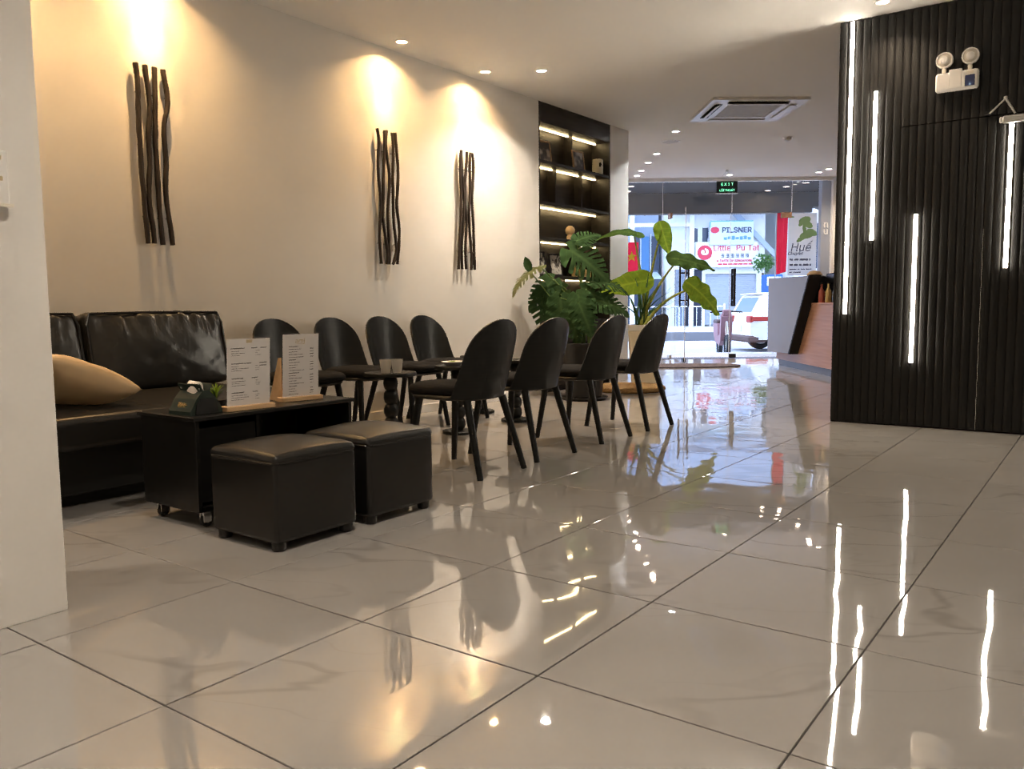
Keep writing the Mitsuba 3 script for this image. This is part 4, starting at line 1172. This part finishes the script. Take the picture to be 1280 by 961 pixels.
def on_front(m, s, z, d):
    """Lettering that faces the room from the plane at depth d of the glass front."""
    return front(moved(m, basis([s, d, z], [1, 0, 0], [0, 0, 1], [0, -1, 0])))


put('lettering', cat(*[on_front(centred(ch, 0.038, 0.002, True), 3.065 + 0.05 * i, 2.655, 12.584) for i, ch in enumerate('EXIT')], on_front(centred('LỐI THOÁT', 0.030, 0.002, True), 3.14, 2.575, 12.584)), 'mat_lamp_glow', t, emitter=emit((0.10, 1.0, 0.42), 0.5, 0.02))
put('wire', front(cat(rod([3.0, 12.6, 2.708], [3.13, 12.6, CZ - 0.03], 0.003, n=6), rod([3.28, 12.6, 2.708], [3.15, 12.6, CZ - 0.03], 0.003, n=6), cbox(3.12, 3.16, 12.58, 12.62, CZ - 0.032, CZ))), 'mat_metal', t)

# ------------------------------------------------------------------ reception counter
t = thing('reception_counter', 'reception counter with a grey slanted front panel, a black edge and orange-brown wood', 'counter')
CS = 3.72


def side_plate(poly, s0, s1):
    """A plate cut to an outline of (depth, height) pairs, from s0 to s1."""
    return front(moved(prism(poly, s1 - s0), basis([s0, 0, 0], [0, 1, 0], [0, 0, 1], [1, 0, 0])))


put('body', side_plate(Polygon([(8.6, 0.09), (11.93, 0.09), (11.93, 0.19), (11.93, 0.86), (8.6, 0.86)]), CS, CS + 0.55), 'mat_orange_wood', t)
put('plinth', front(cbox(CS + 0.03, CS + 0.52, 8.62, 11.9, 0, 0.09)), 'mat_plinth', t)
put('worktop', front(cbox(CS - 0.006, CS + 0.60, 8.58, 10.6, 0.861, 0.885, 0.003)), 'mat_orange_wood', t)
put('front_panel', side_plate(Polygon([(11.97, 0.19), (11.97, 1.235), (10.33, 1.215), (11.05, 0.215)]), CS - 0.12, CS - 0.004), 'mat_grey_panel', t)
put('black_edge', side_plate(Polygon([(10.329, 1.225), (11.049, 0.205), (11.01, 0.205), (10.29, 1.225)]), CS - 0.125, CS + 0.02), 'mat_black_matte', t)
put('raised_ledge', front(cbox(CS - 0.003, CS + 0.45, 10.62, 11.95, 0.862, 1.215, 0.004)), 'mat_black_matte', t)
t = thing('coffee_machine', 'black coffee machine on the counter with a pale lid on top', 'coffee machine')
CM = np.array([4.05, 9.98, 0.8855])
put('body', front(cat(rbox(3.90, 4.32, 10.15, 10.58, 1.12, 1.25, 0.02), rbox(4.10, 4.32, 10.15, 10.58, 0.8865, 1.13, 0.015), rbox(3.90, 4.32, 10.13, 10.6, 0.8865, 0.93, 0.012))), 'mat_black_lacquer', t, smooth=40)
put('spout', front(rod([3.98, 10.36, 1.13], [3.98, 10.36, 1.06], 0.022)), 'mat_chrome', t, smooth=40)
t = thing('lidded_basket', 'round brown lidded basket standing on the raised end of the counter', 'basket')
put('bowl', lathe([(0, 0), (0.08, 0), (0.10, 0.035), (0.06, 0.075), (0, 0.085)], 24), 'mat_pale_wood', t, smooth=40, M=FRONT @ tr(3.86, 10.86, 1.2155))
put('rim', lathe([(0.095, 0.0), (0.135, 0.006), (0.135, 0.012), (0.09, 0.018)], 24), 'mat_plinth', t, smooth=40, M=FRONT @ tr(3.86, 10.86, 1.2155))
bt = [(0, 0), (0.035, 0), (0.037, 0.006), (0.036, 0.13), (0.014, 0.18), (0.014, 0.225), (0.016, 0.228), (0.016, 0.235), (0, 0.236)]
for k, (s, d, m, txt) in enumerate(((3.775, 10.36, 'mat_red_small', 'dark red bottle on the counter'), (3.785, 10.16, 'mat_gold', 'amber bottle on the counter'), (3.795, 9.95, 'mat_glass', 'clear bottle on the counter nearest the ribbed wall'))):
    t = thing('bottle', txt, 'bottle', 'bottles on the counter')
    put('body', lathe(bt[:6] + [(0, 0.225)], 22), m, t, smooth=50, M=FRONT @ tr(s, d, 0.8865))
    put('cap', lathe([(0, 0.2255), (0.0155, 0.2255), (0.0155, 0.245), (0, 0.246)], 18), 'mat_black_matte', t, smooth=40, M=FRONT @ tr(s, d, 0.8865))
t = thing('counter_screen', 'flat black screen edge standing on the counter by the ribbed wall', 'screen')
put('panel', front(rbox(3.95, 4.45, 8.78, 8.81, 0.98, 1.28, 0.01)), 'mat_black_lacquer', t, smooth=40)
put('stand', front(cat(cbox(4.1, 4.3, 8.72, 8.87, 0.8855, 0.90), cbox(4.18, 4.22, 8.81, 8.83, 0.895, 1.1))), 'mat_black_metal', t)

# ------------------------------------------------------------------ porch and street
struct('trim_3', front(cbox(-3.0, 8.2, D0 + 0.14, 15.35, 2.86, 3.05)), 'mat_porch', 'dark grey porch ceiling outside the glass front')
arch = Polygon([(-3.0, 2.50), (-3.0, 2.86), (8.2, 2.86), (8.2, -0.05), (5.66, -0.05), (5.66, 2.32)] + [(5.66 - 0.32 + 0.32 * math.cos(a), 2.30 + 0.30 * math.sin(a)) for a in np.linspace(0, math.pi / 2, 8)] + [(5.3, 2.60), (5.3, 2.50)])
struct('trim_4', front(moved(prism(arch, 0.22), basis([0, 15.32, 0], [1, 0, 0], [0, 0, 1], [0, -1, 0]))), 'mat_porch_light', 'grey porch beam with a rounded corner outside the glass')
struct('wall_porch', front(cbox(-3.0, -0.4, 13.6, 15.3, -0.05, 2.86)), 'mat_facade')
pl = mikit.ply(lathe([(0, -0.002), (0.05, -0.002)], 24), 'mat_lamp_glow')
for k, (s, d) in enumerate(((1.95, 14.75), (1.92, 14.15), (4.78, 13.95), (4.60, 14.40), (4.42, 14.85))):
    t = thing('porch_downlight', ('far left porch downlight nearest the beam', 'far left porch downlight nearest the glass', 'porch downlight nearest the glass above the counter', 'middle one of the three right-hand porch downlights', 'porch downlight farthest out of the three on the right')[k], 'ceiling light', 'porch downlights')
    put('trim_ring', ring, None, t, M=FRONT @ tr(s, d, 2.86))
    put('lens', pl, None, t, M=FRONT @ tr(s, d, 2.86), emitter=emit(WARM, 12, 0.05))

struct('ground_pavement', front(cbox(-14, 22, 13.55, 15.6, -0.4, -0.03)), 'mat_pavement', 'pale paved strip just outside the glass doors')
struct('ground_road', front(cbox(-40, 50, 15.5, 27.0, -0.6, -0.30)), 'mat_road', 'pale grey street')
struct('ground_far', front(cbox(-40, 50, 27.0, 60, -0.6, -0.02)), 'mat_pavement', 'pavement on the far side of the street')
struct('ground_curb', front(cbox(-40, 50, 26.75, 26.99, -0.32, -0.02, 0.02)), 'mat_curb', 'dark curb on the far side of the street')

# white corner building
B0 = 33.0
t = thing('white_building', 'white building across the street with sign boards and a roller shutter', 'building')
put('wall', front(cat(cbox(6.05, 7.42, B0, B0 + 6, -0.02, 4.95), cbox(9.45, 9.75, B0, B0 + 6, -0.02, 4.95), cbox(7.42, 9.45, B0, B0 + 6, 2.06, 4.95), cbox(7.42, 9.45, B0 + 0.3, B0 + 6, -0.02, 2.06))), 'mat_facade', t)
put('upper_wall', front(cbox(5.9, 10.4, B0 - 0.5, B0 + 6, 4.95, 7.5)), 'mat_facade_blue', t)
sl = mikit.ply(cbox(7.43, 9.44, -0.012, 0.012, 0.0, 0.078, 0.006), 'mat_shutter')
sh = put('shutter', front(cbox(7.42, 9.45, B0 + 0.15, B0 + 0.2, 0.05, 2.05)), 'mat_shutter', t)
for k in range(24):
    put('slat', sl, None, sh, M=FRONT @ tr(0, B0 + 0.14, 0.07 + 0.082 * k))
for a, b, c, d in ((6.88, 7.10, 3.30, 3.84), (7.28, 7.52, 3.22, 3.86), (7.52, 8.02, 3.22, 3.46)):
    w = put('window', front(cbox(a, b, B0 - 0.01, B0 + 0.05, c, d)), 'mat_dark_window', t)
    put('window_frame', front(cat(cbox(a - 0.03, a, B0 - 0.03, B0, c, d), cbox(b, b + 0.03, B0 - 0.03, B0, c, d), cbox(a, b, B0 - 0.03, B0, d, d + 0.03))), 'mat_rail', w)
dr_ = put('doorway', front(cbox(6.22, 7.28, B0 - 0.02, B0 + 0.05, 0.02, 2.24)), 'mat_dark_door', t)
put('curtain', front(moved(prism(Polygon([(6.62, 1.78), (6.92, 1.78), (6.77, 2.16)]), 0.02), basis([0, B0 - 0.03, 0], [1, 0, 0], [0, 0, 1], [0, -1, 0]))), 'mat_facade', dr_)
put('eave', front(cbox(5.9, 10.5, B0 - 0.9, B0, 4.50, 4.66)), 'mat_facade_blue', t)
stp = [front(cbox(8.55 + 0.16 * i, 8.75 + 0.16 * i, B0 - 0.5, B0 - 0.05, 4.20 - 0.15 * i, 4.26 - 0.15 * i)) for i in range(9)]
put('outside_stair', front(moved(prism(Polygon([(8.45, 4.35), (8.75, 4.35), (10.1, 2.95), (10.1, 2.70)]), 0.08), basis([0, B0 - 0.02, 0], [1, 0, 0], [0, 0, 1], [0, -1, 0]))), 'mat_facade_blue', t)

t = thing('bar_sign', 'pale blue sign board reading PILSNER with a red oval, on the white building', 'sign')
SD = B0 - 0.32
put('board', front(rbox(7.50, 9.22, SD, SD + 0.08, 3.16, 4.10, 0.035)), 'mat_sign', t, smooth=40)
put('edge', front(cat(cbox(7.54, 9.18, SD - 0.01, SD + 0.03, 4.06, 4.10), cbox(7.50, 7.54, SD - 0.01, SD + 0.03, 3.85, 4.06))), 'mat_sign_teal', t)
put('lettering', on_front(centred('PILSNER', 0.20, 0.02, True), 8.56, 3.74, SD - 0.002), 'mat_sign_dark', t)
put('emblem', front(moved(prism(affinity.scale(Point(0, 0).buffer(1, 24), 0.165, 0.12), 0.03), basis([7.70, SD + 0.003, 3.74], [1, 0, 0], [0, 0, 1], [0, -1, 0]))), 'mat_sign_red', t)
put('subtitle', front(cat(*[cbox(8.05 + 0.155 * i, 8.17 + 0.155 * i, SD - 0.012, SD + 0.01, 3.36 + 0.02 * (i % 2), 3.46 + 0.025 * (i % 3)) for i in range(7)])), 'mat_sign_blue', t)
t = thing('restaurant_sign', 'white sign board with a round red emblem and red lettering, below the PILSNER sign', 'sign')
SE = B0 - 0.22
put('board', front(rbox(6.98, 9.42, SE, SE + 0.08, 2.30, 3.30, 0.03)), 'mat_sign_white', t, smooth=40)
em = put('emblem', front(moved(prism(Point(0, 0).buffer(0.285, 24), 0.02), basis([7.34, SE + 0.002, 2.88], [1, 0, 0], [0, 0, 1], [0, -1, 0]))), 'mat_sign_red', t)
put('emblem_figure', front(moved(cat(*[moved(prism(affinity.scale(Point(0, 0).buffer(1, 12), a, b), 0.01), tr(x, z, 0)) for x, z, a, b in ((-0.08, 0.02, 0.07, 0.09), (0.09, 0.03, 0.06, 0.10), (0.0, -0.06, 0.11, 0.04), (0.03, 0.13, 0.04, 0.04))]), basis([7.34, SE - 0.018, 2.88], [1, 0, 0], [0, 0, 1], [0, -1, 0]))), 'mat_sign_white', em)
put('lettering', on_front(centred('Little', 0.22, 0.02), 8.02, 3.06, SE), 'mat_sign_red', t)
put('lettering', on_front(centred('Pu Tat', 0.22, 0.02), 9.02, 3.06, SE), 'mat_sign_red', t)
st = []
r8 = np.random.default_rng(4)
for i in range(6):
    x0 = 7.98 + 0.19 * i
    for q in range(3):
        st.append(cbox(x0, x0 + 0.125, SE - 0.012, SE, 2.69 + 0.055 * q, 2.712 + 0.055 * q))
    st += [cbox(x0 + 0.02 + 0.05 * r8.random(), x0 + 0.05 + 0.05 * r8.random(), SE - 0.012, SE, 2.68, 2.83), cbox(x0 + 0.1, x0 + 0.12, SE - 0.012, SE, 2.68, 2.79)]
put('characters', front(cat(*st)), 'mat_sign_dark', t)
put('tagline', cat(on_front(centred('A TASTE OF SINGAPORE', 0.085, 0.02, True), 8.50, 2.56, SE), front(cat(*[cbox(7.86 + 0.2 * i, 8.02 + 0.2 * i, SE - 0.012, SE, 2.40, 2.455) for i in range(7)]))), 'mat_sign_red', t)

# bluish neighbour to the left
t = thing('shop_building', 'bluish shop building with a wide upper window, left of the white building', 'building')
put('wall', front(cat(cbox(-6, 4.55, B0 + 1, B0 + 7, -0.02, 8.0), cbox(4.55, 5.9, B0 + 2, B0 + 7, -0.02, 8.0))), 'mat_facade_blue', t)
t2 = t
t = thing('facade_frame', 'pale frame of two posts and two beams before the bluish shop building', 'frame')
for z in (3.9, 4.4):
    put('beam', front(cbox(4.0, 6.85, B0 - 0.3, B0 - 0.05, z, z + 0.14)), 'mat_facade', t)
for s in (4.42, 6.75):
    put('post', front(cbox(s, s + 0.16, B0 - 0.3, B0 - 0.1, -0.02, 4.4)), 'mat_facade', t)
t = t2
for k in range(3):
    w = put('window', front(cbox(4.75 + 0.42 * k, 5.08 + 0.42 * k, B0 + 1.9, B0 + 2.02, 2.3, 3.7)), 'mat_dark_window' if k != 1 else 'mat_sign_blue', t)
    put('frame', front(cbox(4.70 + 0.42 * k, 4.74 + 0.42 * k, B0 + 1.85, B0 + 1.95, 2.2, 3.8)), 'mat_rail', w)
put('awning', front(moved(cbox(3.8, 5.85, -1.1, 0, -0.03, 0.03), tr(0, B0 + 1.95, 2.2) @ rot(14, (1, 0, 0)))), 'mat_sign', t)
put('shop_front', front(cbox(2.0, 5.85, B0 + 0.9, B0 + 1.98, 0.0, 1.9)), 'mat_dark_window', t)
t = thing('right_building', 'pale building across the street on the right, behind the posters', 'building')
put('wall', front(cbox(10.6, 24, B0 - 1, B0 + 6, -0.02, 7.5)), 'mat_facade', t)
for k in range(4):
    put('window', front(cbox(11.2 + 1.6 * k, 12.2 + 1.6 * k, B0 - 1.02, B0 - 0.9, 2.2, 3.9)), 'mat_dark_window', t)
put('shop_front', front(cbox(11.0, 18, B0 - 1.03, B0 - 0.9, 0, 1.8)), 'mat_shutter', t)

# white railing
t = thing('street_railing', 'white street railing with an arched gate post across the street', 'railing')
RD = 28.0
for k, z in enumerate((0.80, 0.06)):
    put('rail', front(rod([3.6, RD, z], [6.95, RD, z], 0.022, n=8)), 'mat_rail', t, smooth=40)
for k in range(15):
    put('bar', front(rod([3.7 + 0.232 * k, RD, 0.06], [3.7 + 0.232 * k, RD, 0.80], 0.012, n=6)), 'mat_rail', t)
put('arch', front(tube([[5.42, RD - 0.04, 0]] + [[5.60 - 0.18 * math.cos(a), RD - 0.04, 0.85 + 0.15 * math.sin(a)] for a in np.linspace(0, math.pi, 12)] + [[5.78, RD - 0.04, 0]], 0.024, 8)), 'mat_rail', t, smooth=40)
for s in (3.6, 6.95):
    put('post', front(rod([s, RD, -0.02], [s, RD, 0.90], 0.03, n=8)), 'mat_rail', t)

# car
t = thing('car', 'white car on the street outside the glass doors, seen beside the counter', 'car')
CAR = FRONT @ tr(5.62, 20.0, -0.30) @ rot(4)
prof_c = [(0.02, 0.30), (0.0, 0.62), (0.06, 0.92), (0.30, 1.36), (0.50, 1.45), (2.0, 1.47), (2.55, 1.38), (3.35, 0.98), (4.15, 0.84), (4.30, 0.62), (4.30, 0.30)]
body = Polygon(prof_c).buffer(0.03).buffer(-0.03)
for cx in (0.80, 3.42):
    body = body.difference(Point(cx, 0.30).buffer(0.36, 16))
bm = prism(shapely.segmentize(body, 0.1), 1.74)
bm = moved(bm, basis([0, 1.74, 0], [1, 0, 0], [0, 0, 1], [0, -1, 0]))
vs, fs = trimesh.remesh.subdivide_to_size(bm.vertices, bm.faces, 0.3, max_iter=6)
vs = np.array(vs)
hz = np.clip((vs[:, 2] - 0.85) / 0.6, 0, 1)
vs[:, 1] = 0.87 + (vs[:, 1] - 0.87) * (1 - 0.22 * hz) * (1 - 0.10 * np.clip(1 - vs[:, 0] / 0.35, 0, 1) ** 2)
put('body', moved(trimesh.Trimesh(vs, fs), CAR), 'mat_car_white', t, smooth=35)


def car_side(poly, y, th=0.012):
    m = prism(shapely.segmentize(poly, 0.1), th)
    m = moved(m, basis([0, th / 2, 0], [1, 0, 0], [0, 0, 1], [0, -1, 0]))
    v = m.vertices.copy()
    h_ = np.clip((v[:, 2] - 0.85) / 0.6, 0, 1)
    v[:, 1] += y + (0.87 - y) * 0.22 * h_
    m.vertices = v
    return moved(m, CAR)


for y in (-0.004, 1.744):
    put('side_window', car_side(Polygon([(0.42, 0.98), (0.62, 1.33), (1.55, 1.38), (1.55, 0.98)]), y), 'mat_car_glass', t)
    put('side_window', car_side(Polygon([(1.63, 0.98), (1.63, 1.38), (2.15, 1.38), (2.62, 1.26), (3.0, 1.02)]), y), 'mat_car_glass', t)
put('rear_window', moved(cbox(-0.008, 0.008, 0.28, 1.46, 0, 0.40), CAR @ tr(0.09, 0, 0.97) @ rot(29, (0, 1, 0))), 'mat_car_glass', t)
put('spoiler', moved(cbox(0.22, 0.52, 0.25, 1.49, 1.40, 1.435, 0.01), CAR), 'mat_car_white', t)
for y in (0.06, 1.38):
    put('tail_light', moved(cbox(-0.012, 0.10, y, y + 0.30, 0.72, 0.88, 0.02), CAR), 'mat_tail_light', t)
put('side_light', moved(cbox(0.02, 0.42, -0.012, 0.02, 0.76, 0.86, 0.01), CAR), 'mat_tail_light', t)
put('number_plate', moved(cbox(-0.016, 0.005, 0.70, 1.04, 0.50, 0.66, 0.004), CAR), 'mat_sign_white', t)
put('bumper', moved(cbox(-0.05, 0.42, 0.02, 1.72, 0.24, 0.40, 0.04), CAR), 'mat_bumper', t)
wh = mikit.ply(lathe([(0, -0.1), (0.22, -0.1), (0.31, -0.085), (0.325, -0.05), (0.325, 0.05), (0.31, 0.085), (0.22, 0.1), (0, 0.1)], 32), 'mat_rubber', smooth=40)
hb = mikit.ply(lathe([(0, -0.112), (0.06, -0.112), (0.19, -0.102), (0.19, 0.102), (0.06, 0.112), (0, 0.112)], 24), 'mat_metal', smooth=40)
for x in (0.80, 3.42):
    for y in (0.11, 1.63):
        w_ = put('wheel', wh, None, t, M=CAR @ tr(x, y, 0.325) @ rot(90, (1, 0, 0)))
        put('hub', hb, None, w_, M=CAR @ tr(x, y, 0.325) @ rot(90, (1, 0, 0)))

# scooter
t = thing('scooter', 'dusty pink scooter standing in the street left of the white car', 'scooter')
SC = FRONT @ tr(4.62, 19.0, -0.30) @ rot(-96)
for x in (0.0, 1.18):
    w_ = put('wheel', lathe([(0.16, -0.04), (0.24, -0.045), (0.265, 0), (0.24, 0.045), (0.16, 0.04), (0.16, -0.04)], 24), 'mat_rubber', t, smooth=40, M=SC @ tr(x, 0, 0.265) @ rot(90, (1, 0, 0)))
    put('hub', lathe([(0, -0.02), (0.165, -0.02), (0.165, 0.02), (0, 0.02)], 18), 'mat_metal', w_, M=SC @ tr(x, 0, 0.265) @ rot(90, (1, 0, 0)))
put('body', moved(moved(prism(Polygon([(-0.18, 0.55), (0.10, 0.36), (0.75, 0.30), (0.95, 0.40), (1.06, 0.90), (0.98, 0.93), (0.82, 0.48), (0.55, 0.45), (0.45, 0.72), (-0.22, 0.74)]).buffer(0.03), 0.24), basis([0, 0.12, 0], [1, 0, 0], [0, 0, 1], [0, -1, 0])), SC), 'mat_bike_red', t, smooth=40)
put('seat', moved(rbox(-0.20, 0.46, -0.13, 0.13, 0.73, 0.83, 0.04), SC), 'mat_bumper', t, smooth=40)
put('fork', moved(rod([1.18, 0, 0.265], [1.0, 0, 0.98], 0.03), SC), 'mat_metal', t)
put('handlebar', moved(tube([[0.94, -0.34, 1.0], [0.99, -0.1, 1.02], [0.99, 0.1, 1.02], [0.94, 0.34, 1.0]], 0.016, 8), SC), 'mat_black_metal', t)
put('headlamp', moved(rbox(0.95, 1.10, -0.09, 0.09, 0.92, 1.06, 0.04), SC), 'mat_bike_red', t, smooth=40)

# flags, tree, tarpaulin, poster
def cloth(w, h_, amp, seed, fold):
    nx, nz = 24, 30
    P = []
    for j in range(nz + 1):
        for i in range(nx + 1):
            a, b = i / nx, j / nz
            P.append([w * (a - 0.5) * (1 - 0.12 * b * fold), amp * math.sin(a * 6.3 * fold + seed + b * 1.2) * (0.3 + 0.7 * b), -h_ * b + 0.03 * a * b * fold])
    F_ = []
    for j in range(nz):
        for i in range(nx):
            p = j * (nx + 1) + i
            F_ += [[p, p + 1, p + nx + 2], [p, p + nx + 2, p + nx + 1]]
    return trimesh.Trimesh(np.array(P), np.array(F_), process=False)


star = Polygon([((0.105 if i % 2 == 0 else 0.042) * math.sin(i * math.pi / 5), (0.105 if i % 2 == 0 else 0.042) * math.cos(i * math.pi / 5)) for i in range(10)])
t = thing('flag', 'red flag with a yellow star hanging outside behind the taro plant', 'flag', 'red flags outside')
put('cloth', front(moved(cloth(0.34, 0.62, 0.015, 0.4, 0.8), tr(2.02, 15.1, 2.0))), 'mat_flag', t, smooth=True)
put('star', front(moved(prism(star, 0.006), basis([2.06, 15.07, 1.74], [1, 0, 0], [0, 0, 1], [0, -1, 0]))), 'mat_star', t)
put('pole', front(rod([1.80, 15.1, -0.03], [1.83, 15.1, 2.2], 0.012, n=8)), 'mat_metal', t)
t = thing('flag', 'long folded red flag hanging outside beside the right glass door', 'flag', 'red flags outside')
put('cloth', front(moved(cloth(0.20, 1.15, 0.035, 1.0, 1.6), tr(4.78, 15.15, 2.55))), 'mat_flag', t, smooth=True)
put('pole', front(rod([4.66, 15.15, -0.03], [4.68, 15.15, 2.58], 0.012, n=8)), 'mat_metal', t)
t = thing('street_tree', 'small green tree across the street beside the white building', 'tree')
put('trunk', front(tube(spline([[9.0, 30.6, -0.02], [9.03, 30.6, 1.0], [8.98, 30.6, 2.0]], 10), np.linspace(0.07, 0.04, 10), 8)), 'mat_trunk', t, smooth=40)
r3 = np.random.default_rng(8)
lm, lu = [], []
for k in range(420):
    o = r3.normal(0, 1, 3)
    o = o / np.linalg.norm(o) * r3.random() ** 0.4 * np.array([0.40, 0.4, 0.36])
    a = rot(360 * r3.random(), r3.normal(0, 1, 3))
    lm.append(moved(trimesh.Trimesh([[0, 0, 0], [0.06, 0.03, 0], [0.13, 0, 0.01], [0.06, -0.03, 0]], [[0, 2, 1], [0, 3, 2]], process=False), tr(*o) @ a))
tag(put('foliage', front(moved(cat(*lm), tr(8.98, 30.6, 2.35))), 'mat_tree', t), None, None, None, 'stuff')
t = thing('blue_cabinet', 'blue street cabinet below the small tree across the street', 'cabinet')
put('body', front(rbox(8.78, 9.40, 29.6, 30.1, 0.0, 1.90, 0.03)), 'mat_blue_tarp', t)
put('panel', front(cbox(8.84, 9.34, 29.585, 29.605, 1.5, 1.82, 0.005)), 'mat_sign_white', t)
t = thing('poster', 'pale blue hanging poster with green leaves and handwriting, outside the glass beside the post', 'poster')
PD = 13.62
put('sheet', front(trimesh.Trimesh([[4.40, PD + 0.002, 1.33], [4.86, PD + 0.002, 1.33], [4.86, PD + 0.002, 2.33], [4.40, PD + 0.002, 2.33]], [[0, 1, 2], [0, 2, 3]])), 'mat_poster', t)
lf = [affinity.translate(affinity.rotate(affinity.scale(Point(0, 0).buffer(1, 10), a, b), q), x, z) for x, z, a, b, q in ((4.66, 2.21, 0.10, 0.06, 20), (4.71, 2.15, 0.09, 0.05, -30), (4.60, 2.16, 0.05, 0.03, 50), (4.70, 1.98, 0.12, 0.06, 15), (4.78, 2.02, 0.09, 0.05, -25), (4.62, 1.93, 0.10, 0.035, 35), (4.66, 2.06, 0.03, 0.09, 10), (4.46, 2.27, 0.03, 0.012, 0))]
put('leaf_print', front(moved(prism(shapely.union_all(lf), 0.003), basis([0, PD, 0], [1, 0, 0], [0, 0, 1], [0, -1, 0]))), 'mat_poster_leaf', t)
wr = [on_front(moved(centred('Huế', 0.13, 0.003), np.array([[1, 0.22, 0, 0], [0, 1, 0, 0], [0, 0, 1, 0], [0, 0, 0, 1.0]])), 4.62, 1.80, PD), on_front(moved(centred('Chuyên', 0.05, 0.003, True), np.array([[1, 0.2, 0, 0], [0, 1, 0, 0], [0, 0, 1, 0], [0, 0, 0, 1.0]])), 4.52, 1.68, PD)]
for z, hh, ws in ((1.585, 0.03, (0.05, 0.07, 0.13, 0.02)), (1.50, 0.03, (0.05, 0.06, 0.04, 0.09, 0.02)), (1.43, 0.014, (0.11, 0.03, 0.06, 0.09)), (1.38, 0.014, (0.04, 0.12))):
    x = 4.43
    for w in ws:
        wr.append(front(cbox(x, x + w, PD - 0.003, PD, z - hh / 2, z + hh / 2)))
        x += w + 0.022
put('lettering', cat(*wr), 'mat_sign_dark', t)
struct('trim_5', front(cbox(4.885, 5.03, D0 + 0.10, D0 + 0.24, -0.03, 2.86)), 'mat_post', 'blue grey post at the right end of the glass front')
t = thing('post_lettering', 'two white letters n and u one above the other on the blue grey post', 'sign')
put('letter', cat(on_front(centred('n', 0.10, 0.012, True), 4.955, 2.125, D0 + 0.09)), 'mat_rail', t)
put('letter', cat(on_front(centred('u', 0.10, 0.012, True), 4.955, 2.015, D0 + 0.09)), 'mat_rail', t)
